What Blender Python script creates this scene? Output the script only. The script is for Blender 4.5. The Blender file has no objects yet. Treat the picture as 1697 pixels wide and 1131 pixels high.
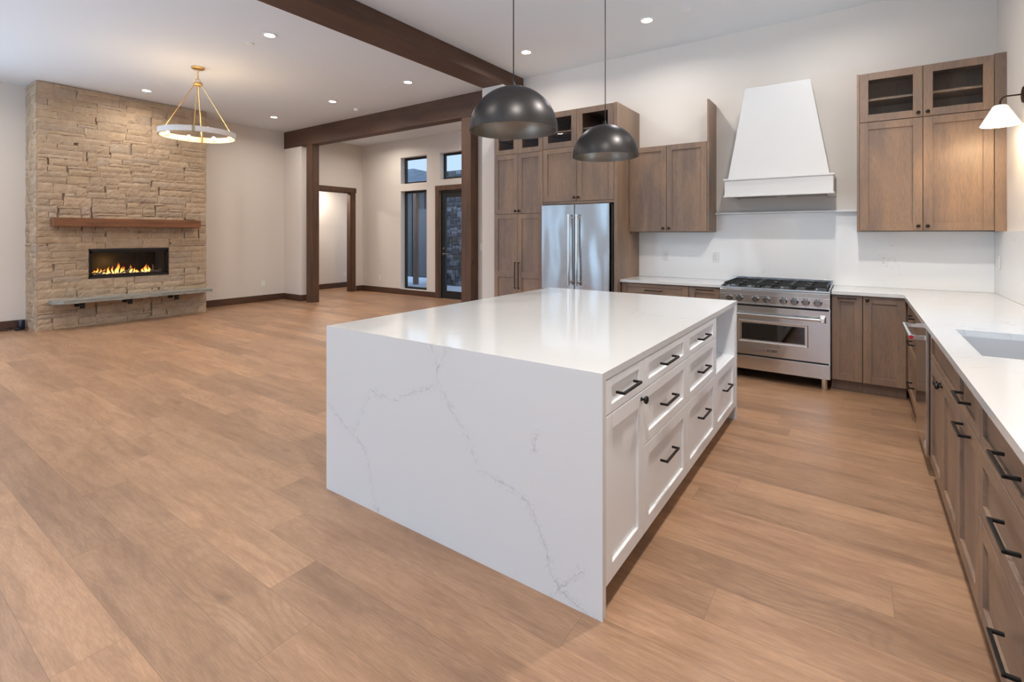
import bpy, bmesh, math, random
from mathutils import Vector, Matrix
random.seed(7)
D = bpy.data
SC = bpy.context.scene
COL = SC.collection

# ------------------------------------------------------------------ camera
cam_d = D.cameras.new('camera'); cam = D.objects.new('camera', cam_d); COL.objects.link(cam)
cam_d.sensor_width = 36.0
cam_d.lens = 820.0/1697.0*36.0
cam_d.shift_x = 0.0
cam_d.shift_y = -(565.5-389.3)/1697.0
cam_d.clip_start = 0.05; cam_d.clip_end = 200
cam.location = (0, 0, 1.427)
cam.rotation_euler = (math.pi/2, 0, math.atan2(573.5, 820.0))
SC.camera = cam

# ------------------------------------------------------------------ view, world
SC.view_settings.view_transform = 'Standard'
SC.view_settings.look = 'None'
SC.view_settings.exposure = 0.54
SC.view_settings.gamma = 1.0
SC.view_settings.use_curve_mapping = False
SC.render.engine = 'CYCLES'
try:
    SC.cycles.use_denoising = True
    SC.cycles.max_bounces = 8
    SC.cycles.diffuse_bounces = 5
    SC.cycles.glossy_bounces = 4
    SC.cycles.transparent_max_bounces = 12
    SC.cycles.sample_clamp_indirect = 8.0
    SC.cycles.caustics_reflective = False
    SC.cycles.caustics_refractive = False
except Exception:
    pass
SKY = 0.8
SKY_SOUTH = 3.5
GROUND = 1.7
LAMP = 11.5          # living-room downlights
LAMP_K = 10.0        # kitchen downlights
W = D.worlds.new('world'); SC.world = W; W.use_nodes = True
wn = W.node_tree; wn.nodes.clear()
wo = wn.nodes.new('ShaderNodeOutputWorld'); wb = wn.nodes.new('ShaderNodeBackground')
wtc = wn.nodes.new('ShaderNodeTexCoord'); wsep = wn.nodes.new('ShaderNodeSeparateXYZ'); wr = wn.nodes.new('ShaderNodeValToRGB')
wn.links.new(wtc.outputs['Generated'], wsep.inputs[0]); wn.links.new(wsep.outputs['Z'], wr.inputs[0])
wr.color_ramp.elements[0].position = 0.0; wr.color_ramp.elements[0].color = (0.62, 0.80, 1.0, 1)
wr.color_ramp.elements[1].position = 0.6; wr.color_ramp.elements[1].color = (0.50, 0.68, 1.0, 1)
# the evening sky is brighter on the south side (behind the camera); there an added dark band on the
# horizon dims reflections and an added pale band below it throws cool light up onto the ceilings
wm = wn.nodes.new('ShaderNodeMapRange'); wn.links.new(wsep.outputs['Y'], wm.inputs['Value'])
wm.inputs['From Min'].default_value = 0.15; wm.inputs['From Max'].default_value = -0.4; wm.inputs['To Min'].default_value = 0.0; wm.inputs['To Max'].default_value = SKY_SOUTH
wg_ = wn.nodes.new('ShaderNodeMapRange'); wn.links.new(wsep.outputs['Z'], wg_.inputs['Value'])
wg_.inputs['From Min'].default_value = -1; wg_.inputs['From Max'].default_value = 1
wp = wn.nodes.new('ShaderNodeValToRGB'); wn.links.new(wg_.outputs[0], wp.inputs[0])
pe = wp.color_ramp.elements; pe[0].position = 0.38; pe[0].color = (GROUND/4,)*3+(1,)
pe[1].position = 0.66; pe[1].color = (0.25, 0.25, 0.25, 1)
for pz_, pv in ((0.43, 0.06), (0.56, 0.06)):
    q_ = pe.new(pz_); q_.color = (pv, pv, pv, 1)
wx = wn.nodes.new('ShaderNodeMath'); wx.operation = 'MULTIPLY'; wn.links.new(wm.outputs[0], wx.inputs[0]); wn.links.new(wp.outputs[0], wx.inputs[1])
wy = wn.nodes.new('ShaderNodeMath'); wy.operation = 'MULTIPLY_ADD'; wn.links.new(wx.outputs[0], wy.inputs[0]); wy.inputs[1].default_value = 4.0; wy.inputs[2].default_value = SKY
wn.links.new(wr.outputs[0], wb.inputs['Color']); wn.links.new(wy.outputs[0], wb.inputs['Strength'])
wn.links.new(wb.outputs[0], wo.inputs['Surface'])

def area_light(name, loc, rot, sx, sy, energy, color, shape='RECTANGLE', spread=math.pi):
    l = D.lights.new(name, 'AREA'); l.shape = shape; l.size = sx
    if shape in ('RECTANGLE', 'ELLIPSE'): l.size_y = sy
    l.energy = energy; l.color = color; l.spread = spread
    o = D.objects.new(name, l); COL.objects.link(o); o.location = loc; o.rotation_euler = rot
    return o
# room dimensions
CZ = 3.70            # ceiling
XL, XR = -10.45, 1.0
YB = -4.2            # glazed wall behind the camera
SOUTH = [(-10.2, -8.25, 0.08, 3.2), (-6.6, -2.6, 0.08, 3.2), (-1.9, 0.6, 0.9, 3.0)]   # window openings behind the camera
LEFTW = (-3.6, 0.4, 0.08, 3.2)                                                        # unseen glazing added in the left wall for more daylight
SINKW = (2.60, 3.85, 1.15, 2.25)                                                      # unseen window added above the sink for daylight on the counter


# ------------------------------------------------------------------ material helpers
def srgb(r, g, b):
    f = lambda c: (c/255)/12.92 if c/255 <= 0.04045 else ((c/255+0.055)/1.055)**2.4
    return (f(r), f(g), f(b), 1)

class G:
    """small node-graph helper"""
    def __init__(s, name):
        s.m = D.materials.new(name); s.m.use_nodes = True; s.nt = s.m.node_tree; s.nt.nodes.clear()
        s.out = s.nt.nodes.new('ShaderNodeOutputMaterial')
    def n(s, typ, ins=None, **props):
        k = s.nt.nodes.new(typ)
        for p, v in props.items(): setattr(k, p, v)
        for i, v in (ins or {}).items():
            if isinstance(v, bpy.types.NodeSocket): s.nt.links.new(v, k.inputs[i])
            else: k.inputs[i].default_value = v
        return k
    def math(s, op, a, b=None, c=None, clamp=False):
        ins = {0: a}
        if b is not None: ins[1] = b
        if c is not None: ins[2] = c
        k = s.n('ShaderNodeMath', ins, operation=op); k.use_clamp = clamp
        return k.outputs[0]
    def vmath(s, op, a, b=None):
        ins = {0: a}
        if b is not None: ins[1] = b
        return s.n('ShaderNodeVectorMath', ins, operation=op).outputs[0]
    def noise(s, vec, scale, detail=3, rough=0.5, dist=0.0):
        return s.n('ShaderNodeTexNoise', {'Vector': vec, 'Scale': scale, 'Detail': detail, 'Roughness': rough, 'Distortion': dist}).outputs[0]
    def ramp(s, fac, stops):
        r = s.n('ShaderNodeValToRGB', {0: fac}); e = r.color_ramp.elements
        while len(e) > 1: e.remove(e[-1])
        e[0].position = stops[0][0]; e[0].color = stops[0][1]
        for p, c in stops[1:]:
            x = e.new(p); x.color = c
        return r.outputs[0]
    def mix(s, fac, a, b, typ='MIX'):
        k = s.n('ShaderNodeMix', data_type='RGBA', blend_type=typ)
        for i, v in ((0, fac), (6, a), (7, b)):
            if isinstance(v, bpy.types.NodeSocket): s.nt.links.new(v, k.inputs[i])
            else: k.inputs[i].default_value = v
        return k.outputs[2]
    def bump(s, h, strength, dist=0.01):
        return s.n('ShaderNodeBump', {'Height': h, 'Strength': strength, 'Distance': dist}).outputs[0]
    def bsdf(s, **ins):
        b = s.n('ShaderNodeBsdfPrincipled')
        for i, v in ins.items():
            i = i.replace('_', ' ')
            if isinstance(v, bpy.types.NodeSocket): s.nt.links.new(v, b.inputs[i])
            else: b.inputs[i].default_value = v
        s.nt.links.new(b.outputs[0], s.out.inputs[0]); return s.m

def plain(name, col, rough=0.5, metal=0.0, bump=0.0, bscale=200, **kw):
    g = G(name); tc = g.n('ShaderNodeTexCoord').outputs['Object']
    n = g.noise(tc, 3.0, 4)
    c = g.mix(g.math('MULTIPLY', n, 0.12), col, (col[0]*0.85, col[1]*0.85, col[2]*0.85, 1))
    ins = dict(Base_Color=c, Roughness=rough, Metallic=metal, **kw)
    if bump: ins['Normal'] = g.bump(g.noise(tc, bscale, 2), bump, 0.002)
    return g.bsdf(**ins)

def wood(name, light, mid, dark, axis, rough=0.42, blotch=0.66, grain=26.0, bump=0.08, knots=False):
    g = G(name)
    tc = g.n('ShaderNodeTexCoord').outputs['Object']
    rnd = g.n('ShaderNodeObjectInfo').outputs['Random']
    off = g.n('ShaderNodeCombineXYZ', {0: g.math('MULTIPLY', rnd, 7.3), 1: g.math('MULTIPLY', rnd, 11.7), 2: g.math('MULTIPLY', rnd, 5.1)}).outputs[0]
    v = g.vmath('ADD', tc, off)
    sc = [1.0, 1.0, 1.0]; sc['XYZ'.index(axis)] = 0.09
    vs = g.vmath('MULTIPLY', v, tuple(sc))
    sc2 = [1.0, 1.0, 1.0]; sc2['XYZ'.index(axis)] = 0.35
    vb = g.vmath('MULTIPLY', v, tuple(sc2))
    n1 = g.noise(vs, grain*0.45, 5, 0.6, 1.2)
    n2 = g.noise(vb, 3.2, 3, 0.5, 0.6)
    n3 = g.noise(vs, grain*7, 2, 0.5)
    base = g.ramp(n1, [(0.28, dark), (0.5, mid), (0.72, light)])
    bl = g.ramp(n2, [(0.38, mid), (0.62, light)])
    c = g.mix(blotch, base, bl)
    c = g.mix(g.math('MULTIPLY', g.math('SUBTRACT', n3, 0.45, clamp=True), 1.6, clamp=True), c, dark)
    if knots:
        vor = g.n('ShaderNodeTexVoronoi', {'Vector': g.vmath('MULTIPLY', v, tuple(0.6 if i == 'XYZ'.index(axis) else 1.0 for i in range(3))), 'Scale': 2.6}).outputs['Distance']
        k = g.ramp(vor, [(0.045, (1, 1, 1, 1)), (0.10, (0, 0, 0, 1))])
        c = g.mix(g.math('MULTIPLY', k, 0.7), c, (dark[0]*0.35, dark[1]*0.3, dark[2]*0.3, 1))
    return g.bsdf(Base_Color=c, Roughness=rough, Normal=g.bump(n1, bump, 0.004))

# ---- walls and ceiling
def paint(name, col, rough=0.85):
    g = G(name); tc = g.n('ShaderNodeTexCoord').outputs['Object']
    n = g.noise(tc, 90, 3); n2 = g.noise(tc, 0.7, 2)
    c = g.mix(g.math('MULTIPLY', n2, 0.10), col, (col[0]*0.93, col[1]*0.92, col[2]*0.91, 1))
    return g.bsdf(Base_Color=c, Roughness=rough, Normal=g.bump(n, 0.12, 0.002))
M = {}
M['wall'] = paint('greige_wall_paint', (0.70, 0.655, 0.61, 1))
M['ceiling'] = paint('ceiling_paint', (0.74, 0.79, 0.83, 1), 0.9)
M['hood_white'] = paint('hood_plaster_white', (0.61, 0.615, 0.62, 1), 0.6)
M['cab_white'] = plain('white_cabinet_lacquer', (0.775, 0.785, 0.795, 1), 0.38)
M['white_plastic'] = plain('white_plastic', (0.8, 0.8, 0.79, 1), 0.35)
M['socket'] = plain('outlet_slot_grey', (0.18, 0.18, 0.18, 1), 0.5)
M['black'] = plain('matte_black_metal', (0.016, 0.015, 0.014, 1), 0.42, 0.6)
M['blackframe'] = plain('black_window_frame', (0.012, 0.012, 0.013, 1), 0.45)
M['iron'] = plain('cast_iron', (0.012, 0.012, 0.012, 1), 0.5, 0.2, 0.3)
M['bronze'] = plain('oil_bronze', (0.035, 0.024, 0.016, 1), 0.35, 0.8)
M['brass'] = plain('aged_brass', (0.78, 0.50, 0.20, 1), 0.3, 1.0)
M['lining'] = plain('pale_gold_lining', (0.86, 0.70, 0.45, 1), 0.45, 0.3)
M['darkbrass'] = plain('bracket_brass', (0.42, 0.34, 0.22, 1), 0.35, 1.0)
M['ringplaster'] = plain('pale_grey_ring', (0.62, 0.60, 0.60, 1), 0.7, 0.0, 0.4, 60)
M['darkvoid'] = plain('oven_gap_black', (0.012, 0.012, 0.013, 1), 0.5)  # also paints the shade into the range gaps
M['sink'] = plain('grey_composite_sink', (0.47, 0.47, 0.47, 1), 0.35)
M['red'] = plain('red_cap', (0.45, 0.01, 0.02, 1), 0.3)
M['blue'] = plain('dark_blue_plastic', (0.006, 0.006, 0.022, 1), 0.3)
M['rubber'] = plain('black_cable', (0.01, 0.01, 0.01, 1), 0.5)
M['concrete'] = plain('porch_concrete', (0.42, 0.44, 0.47, 1), 0.85, 0, 0.4, 30)
M['siding'] = plain('dark_siding', (0.018, 0.018, 0.02, 1), 0.7)
M['panel_grey'] = plain('dark_panel_door', (0.03, 0.03, 0.033, 1), 0.6)
M['log'] = wood('ash_log', (0.42, 0.37, 0.32, 1), (0.25, 0.21, 0.18, 1), (0.1, 0.08, 0.07, 1), 'Y', 0.9)
M['firemedia'] = plain('grey_fire_stones', (0.25, 0.24, 0.23, 1), 0.9, 0, 0.5, 40)

CL, CM, CD = (0.320, 0.200, 0.122, 1), (0.200, 0.136, 0.100, 1), (0.110, 0.076, 0.060, 1)
M['cab_v'] = wood('stained_alder_vertical', CL, CM, CD, 'Z')
M['cab_x'] = wood('stained_alder_along_x', CL, CM, CD, 'X')
M['cab_y'] = wood('stained_alder_along_y', CL, CM, CD, 'Y')
BL, BM, BD = (0.118, 0.056, 0.032, 1), (0.075, 0.036, 0.022, 1), (0.036, 0.018, 0.012, 1)
M['beam_x'] = wood('stained_timber_x', BL, BM, BD, 'X', 0.6, 0.4, 20, 0.2)
M['beam_y'] = wood('stained_timber_y', BL, BM, BD, 'Y', 0.6, 0.4, 20, 0.2)
M['beam_z'] = wood('stained_timber_z', (0.150, 0.074, 0.040, 1), (0.095, 0.047, 0.028, 1), BD, 'Z', 0.6, 0.4, 20, 0.2, knots=True)
M['mantel'] = wood('mantel_wood', (0.29, 0.115, 0.045, 1), (0.17, 0.066, 0.027, 1), (0.06, 0.025, 0.012, 1), 'Y', 0.5, 0.25, 30, 0.3)
M['base_x'] = wood('baseboard_x', BL, BM, BD, 'X', 0.5, 0.3)
M['base_y'] = wood('baseboard_y', BL, BM, BD, 'Y', 0.5, 0.3)

# ---- floor planks along X
def floor_mat():
    g = G('oak_plank_floor')
    P = g.n('ShaderNodeTexCoord').outputs['Object']
    s = g.n('ShaderNodeSeparateXYZ', {0: P}); x, y = s.outputs[0], s.outputs[1]
    PW, PL = 0.2085, 1.82
    v = g.math('DIVIDE', g.math('ADD', y, 40.0), PW)
    row = g.math('FLOOR', v); fv = g.math('FRACT', v)
    ro = g.n('ShaderNodeTexWhiteNoise', {'W': row}, noise_dimensions='1D').outputs[0]
    u = g.math('ADD', g.math('DIVIDE', g.math('ADD', x, 60.0), PL), ro)
    cc = g.math('FLOOR', u); fu = g.math('FRACT', u)
    wn_ = g.n('ShaderNodeTexWhiteNoise', {'Vector': g.n('ShaderNodeCombineXYZ', {0: row, 1: cc, 2: 3.0}).outputs[0]}, noise_dimensions='3D')
    idv, idc = wn_.outputs[0], wn_.outputs[1]
    off = g.vmath('MULTIPLY', idc, (31.0, 17.0, 9.0))
    q = g.vmath('ADD', P, off)
    qs = g.vmath('MULTIPLY', q, (0.10, 1.0, 1.0))
    qm = g.vmath('MULTIPLY', q, (0.32, 1.0, 1.0))
    big = g.noise(qm, 4.2, 3, 0.5, 0.6)
    # cathedral rings: bands of a stretched, distorted field
    field = g.noise(g.vmath('MULTIPLY', q, (0.30, 1.0, 1.0)), 3.0, 2, 0.45, 0.35)
    ring = g.math('SINE', g.math('MULTIPLY', field, 150.0))
    ring = g.math('POWER', g.math('MULTIPLY_ADD', ring, 0.5, 0.5), 2.2)
    rmask = g.ramp(g.noise(qm, 2.6, 2), [(0.46, (0, 0, 0, 1)), (0.64, (1, 1, 1, 1))])
    fine = g.noise(qs, 190, 3, 0.6)
    med = g.noise(qs, 40, 4, 0.6)
    c1, c2, c3 = (0.405, 0.236, 0.136, 1), (0.290, 0.160, 0.090, 1), (0.485, 0.300, 0.185, 1)
    streak = g.noise(g.vmath('MULTIPLY', q, (0.16, 1.0, 1.0)), 15, 4, 0.62, 0.8)
    c = g.mix(g.ramp(big, [(0.33, (0, 0, 0, 1)), (0.66, (1, 1, 1, 1))]), c2, c1)
    c = g.mix(g.math('MULTIPLY', g.ramp(med, [(0.35, (0, 0, 0, 1)), (0.75, (1, 1, 1, 1))]), 0.55), c, c3)
    c = g.mix(g.math('MULTIPLY', g.ramp(streak, [(0.50, (0, 0, 0, 1)), (0.68, (1, 1, 1, 1))]), 0.42), c, (0.20, 0.112, 0.068, 1))
    c = g.mix(g.math('MULTIPLY', g.ramp(streak, [(0.30, (1, 1, 1, 1)), (0.44, (0, 0, 0, 1))]), 0.35), c, c3)
    c = g.mix(g.math('MULTIPLY', g.math('MULTIPLY', ring, rmask), 0.26), c, (0.175, 0.098, 0.06, 1))
    c = g.mix(g.math('MULTIPLY', g.ramp(fine, [(0.42, (1, 1, 1, 1)), (0.60, (0, 0, 0, 1))]), 0.26), c, (0.18, 0.10, 0.06, 1))
    # knots and cracks
    vor = g.n('ShaderNodeTexVoronoi', {'Vector': g.vmath('MULTIPLY', q, (0.45, 1.0, 1.0)), 'Scale': 1.5}).outputs['Distance']
    kn = g.ramp(vor, [(0.008, (1, 1, 1, 1)), (0.045, (0, 0, 0, 1))])
    c = g.mix(g.math('MULTIPLY', kn, 0.45), c, (0.12, 0.066, 0.04, 1))
    tint = g.ramp(idv, [(0.0, (0.80, 0.79, 0.80, 1)), (0.35, (0.96, 0.95, 0.94, 1)), (0.7, (1.03, 1.01, 1.0, 1)), (1.0, (1.16, 1.12, 1.07, 1))])
    c = g.mix(1.0, c, tint, 'MULTIPLY')
    ex = g.math('MINIMUM', fu, g.math('SUBTRACT', 1.0, fu)); ey = g.math('MINIMUM', fv, g.math('SUBTRACT', 1.0, fv))
    seam = g.math('MINIMUM', g.math('MULTIPLY', ex, PL), g.math('MULTIPLY', ey, PW))
    sm = g.math('LESS_THAN', seam, 0.0011)
    c = g.mix(g.math('MULTIPLY', sm, 0.55), c, (0.13, 0.08, 0.05, 1))
    rg = g.math('MULTIPLY_ADD', med, 0.14, 0.33)
    h = g.math('SUBTRACT', g.math('MULTIPLY', fine, 0.4), sm)
    return g.bsdf(Base_Color=c, Roughness=rg, Normal=g.bump(h, 0.10, 0.0015))
M['floor'] = floor_mat()

# ---- quartz with grey veins; optional hand-placed vein lines in the XZ plane
def quartz(name, lines=(), amount=1.0, rough=0.09, lt=1.0):
    g = G(name)
    P = g.n('ShaderNodeNewGeometry').outputs['Position']
    w1 = g.n('ShaderNodeTexNoise', {'Vector': P, 'Scale': 9.0, 'Detail': 6.0, 'Roughness': 0.65}).outputs['Color']
    wv = g.vmath('MULTIPLY', g.vmath('SUBTRACT', w1, (0.5, 0.5, 0.5)), (0.075, 0.075, 0.075))
    w2 = g.n('ShaderNodeTexNoise', {'Vector': P, 'Scale': 42.0, 'Detail': 4.0, 'Roughness': 0.7}).outputs['Color']
    Q = g.vmath('ADD', g.vmath('ADD', P, wv), g.vmath('MULTIPLY', g.vmath('SUBTRACT', w2, (0.5, 0.5, 0.5)), (0.035, 0.035, 0.035)))
    n = g.noise(g.vmath('MULTIPLY', P, (1.0, 1.3, 0.8)), 0.95, 7, 0.58, 1.6)
    vein = g.ramp(g.math('ABSOLUTE', g.math('SUBTRACT', n, 0.5)), [(0.0, (1, 1, 1, 1)), (0.006, (0, 0, 0, 1))])
    mask = g.ramp(g.noise(P, 1.7, 3), [(0.50, (0, 0, 0, 1)), (0.66, (1, 1, 1, 1))])
    broken = g.ramp(g.noise(P, 38, 3), [(0.40, (0, 0, 0, 1)), (0.60, (1, 1, 1, 1))])
    v = g.math('MULTIPLY', g.math('MULTIPLY', vein, mask), g.math('MULTIPLY', broken, 0.5*amount))
    if lines:
        Q2 = g.vmath('MULTIPLY', Q, (1, 0, 1)); dmin = None
        for L in lines:
            for (a, b) in zip(L[:-1], L[1:]):
                A = Vector((a[0], 0, a[1])); B = Vector((b[0], 0, b[1])); AB = B-A
                pa = g.vmath('SUBTRACT', Q2, tuple(A))
                dt = g.n('ShaderNodeVectorMath', {0: pa, 1: tuple(AB/AB.length_squared)}, operation='DOT_PRODUCT').outputs['Value']
                t = g.math('ADD', dt, 0.0, clamp=True)
                sc = g.n('ShaderNodeVectorMath', {0: tuple(AB), 'Scale': t}, operation='SCALE').outputs[0]
                ln = g.n('ShaderNodeVectorMath', {0: g.vmath('SUBTRACT', pa, sc)}, operation='LENGTH').outputs['Value']
                dmin = ln if dmin is None else g.math('MINIMUM', dmin, ln)
        core = g.ramp(dmin, [(0.0006, (1, 1, 1, 1)), (0.0026, (0, 0, 0, 1))])
        # little side cracks close to the line
        crk = g.n('ShaderNodeTexVoronoi', {'Vector': Q, 'Scale': 34.0}, feature='DISTANCE_TO_EDGE').outputs['Distance']
        side = g.math('MULTIPLY', g.ramp(crk, [(0.0, (1, 1, 1, 1)), (0.06, (0, 0, 0, 1))]), g.ramp(dmin, [(0.006, (1, 1, 1, 1)), (0.030, (0, 0, 0, 1))]))
        brk2 = g.ramp(g.noise(P, 24, 4, 0.6), [(0.40, (0.10, 0.10, 0.10, 1)), (0.68, (1, 1, 1, 1))])
        v = g.math('MAXIMUM', g.math('MULTIPLY', v, 0.0), g.math('MULTIPLY', g.math('MAXIMUM', g.math('MULTIPLY', core, 0.55), g.math('MULTIPLY', side, 0.55)), brk2))
    cloud = g.noise(P, 2.2, 4)
    base = g.mix(g.math('MULTIPLY', cloud, 0.35), (0.69, 0.69, 0.685, 1), (0.63, 0.635, 0.64, 1))
    speck = g.ramp(g.noise(P, 420, 1), [(0.66, (0, 0, 0, 1)), (0.72, (1, 1, 1, 1))])
    base = g.mix(g.math('MULTIPLY', speck, 0.25), base, (0.6, 0.6, 0.6, 1))
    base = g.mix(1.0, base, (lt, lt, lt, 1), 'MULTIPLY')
    c = g.mix(v, base, (0.16, 0.165, 0.18, 1))
    return g.bsdf(Base_Color=c, Roughness=rough)
VEINS = [[(-1.645, 0.92), (-1.596, 0.813), (-1.596, 0.727), (-1.482, 0.608), (-1.409, 0.514), (-1.348, 0.408), (-1.272, 0.382), (-1.145, 0.367), (-1.084, 0.317), (-1.033, 0.21), (-0.997, 0.113), (-0.948, 0.047), (-0.785, -0.02)],
         [(-1.538, 0.92), (-1.566, 0.861), (-1.596, 0.813)],
         [(-1.596, 0.727), (-1.889, 0.607), (-2.077, 0.611), (-2.178, 0.429), (-2.23, 0.367)],
         [(-2.42, 0.47), (-2.23, 0.367), (-2.127, 0.31), (-2.077, 0.209), (-2.017, 0.0)],
         [(-1.058, 0.629), (-1.069, 0.558)], [(-0.948, 0.047), (-1.004, -0.01)], [(-0.948, 0.047), (-0.86, 0.15)]]
M['quartz'] = quartz('veined_quartz', lt=0.93)
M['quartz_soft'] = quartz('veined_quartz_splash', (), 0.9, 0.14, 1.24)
M['quartz_panel'] = quartz('veined_quartz_waterfall', VEINS, 1.0, 0.12, 0.93)

# ---- stainless steel
def steel(name, axis, rough=0.22, wave=0.0, col=(0.60, 0.595, 0.59, 1)):
    g = G(name); tc = g.n('ShaderNodeTexCoord').outputs['Object']
    sc = [1.0, 1.0, 1.0]; sc['XYZ'.index(axis)] = 0.01
    br = g.noise(g.vmath('MULTIPLY', tc, tuple(sc)), 600, 2)
    wv = g.noise(g.vmath('MULTIPLY', tc, (1.0, 1.0, 0.35)), 3.2, 1)
    nb = g.bump(wv, 1.0, wave) if wave else None
    k = g.n('ShaderNodeBump', {'Height': br, 'Strength': 0.05, 'Distance': 0.0004})
    if nb is not None: g.nt.links.new(nb, k.inputs['Normal'])
    return g.bsdf(Base_Color=col, Metallic=1.0, Roughness=g.math('MULTIPLY_ADD', br, 0.08, rough), Normal=k.outputs[0])
M['steel_x'] = steel('brushed_steel_x', 'X', 0.14, 0.012)
M['steel_z'] = steel('brushed_steel_fridge', 'X', 0.16, 0.030, (0.46, 0.46, 0.465, 1))
M['steel_y'] = steel('polished_dishwasher_steel', 'Y', 0.10, 0.003)
M['chrome'] = plain('polished_chrome', (0.75, 0.75, 0.74, 1), 0.12, 1.0)
M['knobsteel'] = plain('dark_polished_knob', (0.27, 0.27, 0.27, 1), 0.14, 1.0)

def dome_mat():
    g = G('gunmetal_dome'); tc = g.n('ShaderNodeTexCoord').outputs['Object']
    return g.bsdf(Base_Color=(0.060, 0.056, 0.055, 1), Metallic=0.8, Roughness=g.math('MULTIPLY_ADD', g.noise(tc, 40, 2), 0.06, 0.34), Specular_Tint=(0.5, 0.5, 0.55, 1))
M['dome'] = dome_mat()
M['dome_in'] = plain('dome_lining', (0.28, 0.24, 0.20, 1), 0.33, 0.75)

def glass(name, tint=(1, 1, 1, 1), refl=1.0, rough=0.0):
    g = G(name)
    tr = g.n('ShaderNodeBsdfTransparent', {'Color': tint}); gl = g.n('ShaderNodeBsdfGlossy', {'Color': (1, 1, 1, 1), 'Roughness': rough})
    fr = g.n('ShaderNodeFresnel', {'IOR': 1.45}).outputs[0]
    fr = g.math('MULTIPLY', fr, g.math('SUBTRACT', 1.0, g.n('ShaderNodeNewGeometry').outputs['Backfacing']))
    mx = g.n('ShaderNodeMixShader', {0: g.math('MULTIPLY', fr, refl, clamp=True), 1: tr.outputs[0], 2: gl.outputs[0]})
    g.nt.links.new(mx.outputs[0], g.out.inputs[0]); return g.m
M['glass'] = glass('clear_glass', (0.93, 0.95, 0.96, 1), 1.0)
M['cabglass'] = glass('cabinet_glass', (0.95, 0.95, 0.94, 1), 0.6)
M['ovenglass'] = glass('oven_glass', (0.35, 0.35, 0.36, 1), 2.2)
M['fireglass'] = glass('fireplace_glass', (0.85, 0.85, 0.85, 1), 1.0)

def emit(name, col, st):
    g = G(name); e = g.n('ShaderNodeEmission', {'Color': col, 'Strength': st}); g.nt.links.new(e.outputs[0], g.out.inputs[0]); return g.m
M['lens'] = emit('downlight_lens', (1.0, 0.94, 0.86, 1), 14.0)
M['bulb'] = emit('warm_bulb', (1.0, 0.70, 0.38, 1), 30.0)
def flame_mat():
    g = G('gas_flame'); tc = g.n('ShaderNodeTexCoord').outputs['Generated']
    z = g.n('ShaderNodeSeparateXYZ', {0: tc}).outputs[2]
    c = g.ramp(z, [(0.0, (1.0, 0.62, 0.22, 1)), (0.45, (1.0, 0.42, 0.07, 1)), (1.0, (1.0, 0.12, 0.01, 1))])
    st = g.ramp(z, [(0.0, (1, 1, 1, 1)), (0.5, (0.7, 0.7, 0.7, 1)), (1.0, (0.1, 0.1, 0.1, 1))])
    e = g.n('ShaderNodeEmission', {'Color': c, 'Strength': g.math('MULTIPLY', st, 2.6)})
    tr = g.n('ShaderNodeBsdfTransparent')
    lw = g.n('ShaderNodeLayerWeight', {'Blend': 0.35}).outputs['Facing']
    mx = g.n('ShaderNodeMixShader', {0: g.math('MULTIPLY', lw, 0.75), 1: e.outputs[0], 2: tr.outputs[0]})
    g.nt.links.new(mx.outputs[0], g.out.inputs[0]); return g.m
M['flame'] = flame_mat()
def shade_mat():
    g = G('opal_glass_shade')
    e = g.n('ShaderNodeEmission', {'Color': (1.0, 0.88, 0.70, 1), 'Strength': 0.42})
    d = g.n('ShaderNodeBsdfPrincipled', {'Base Color': (0.9, 0.88, 0.84, 1), 'Roughness': 0.3})
    a = g.n('ShaderNodeAddShader', {0: e.outputs[0], 1: d.outputs[0]})
    g.nt.links.new(a.outputs[0], g.out.inputs[0]); return g.m
M['shade'] = shade_mat()

def stone_mat(name, grey=False):
    g = G(name); tc = g.n('ShaderNodeTexCoord').outputs['Object']
    at = g.n('ShaderNodeAttribute', attribute_name='stone_tone').outputs['Color']
    n1 = g.noise(tc, 7, 6, 0.65, 0.8); n2 = g.noise(tc, 60, 5, 0.7)
    c = g.mix(g.ramp(n1, [(0.35, (0, 0, 0, 1)), (0.7, (1, 1, 1, 1))]), at, g.mix(1.0, at, (0.80, 0.76, 0.72, 1), 'MULTIPLY'))
    c = g.mix(g.math('MULTIPLY', g.ramp(n2, [(0.3, (1, 1, 1, 1)), (0.5, (0, 0, 0, 1))]), 0.22), c, (0.25, 0.2, 0.16, 1))
    h = g.math('ADD', g.math('MULTIPLY', g.noise(tc, 16, 6, 0.7), 1.0), g.math('MULTIPLY', n2, 0.35))
    return g.bsdf(Base_Color=c, Roughness=0.92, Normal=g.bump(h, 0.7, 0.014))
M['stone'] = stone_mat('split_limestone')
M['mortar'] = plain('dark_joint', (0.30, 0.24, 0.19, 1), 0.95)
def slab_mat():
    g = G('bluestone_slab'); tc = g.n('ShaderNodeTexCoord').outputs['Object']
    n = g.noise(g.vmath('MULTIPLY', tc, (1, 0.35, 3.0)), 14, 6, 0.65, 0.5)
    c = g.ramp(n, [(0.3, (0.13, 0.13, 0.12, 1)), (0.5, (0.24, 0.235, 0.21, 1)), (0.72, (0.36, 0.34, 0.29, 1))])
    return g.bsdf(Base_Color=c, Roughness=0.7, Normal=g.bump(n, 0.6, 0.008))
M['slab'] = slab_mat()
def shingle_mat():
    g = G('slate_shingles'); tc = g.n('ShaderNodeTexCoord').outputs['Object']
    b = g.n('ShaderNodeTexBrick', {'Vector': tc, 'Color1': (0.035, 0.048, 0.06, 1), 'Color2': (0.07, 0.085, 0.10, 1), 'Mortar': (0.02, 0.03, 0.04, 1), 'Scale': 1.0, 'Mortar Size': 0.012, 'Brick Width': 0.35, 'Row Height': 0.14})
    return g.bsdf(Base_Color=b.outputs[0], Roughness=0.7)
M['shingle'] = shingle_mat()

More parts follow.
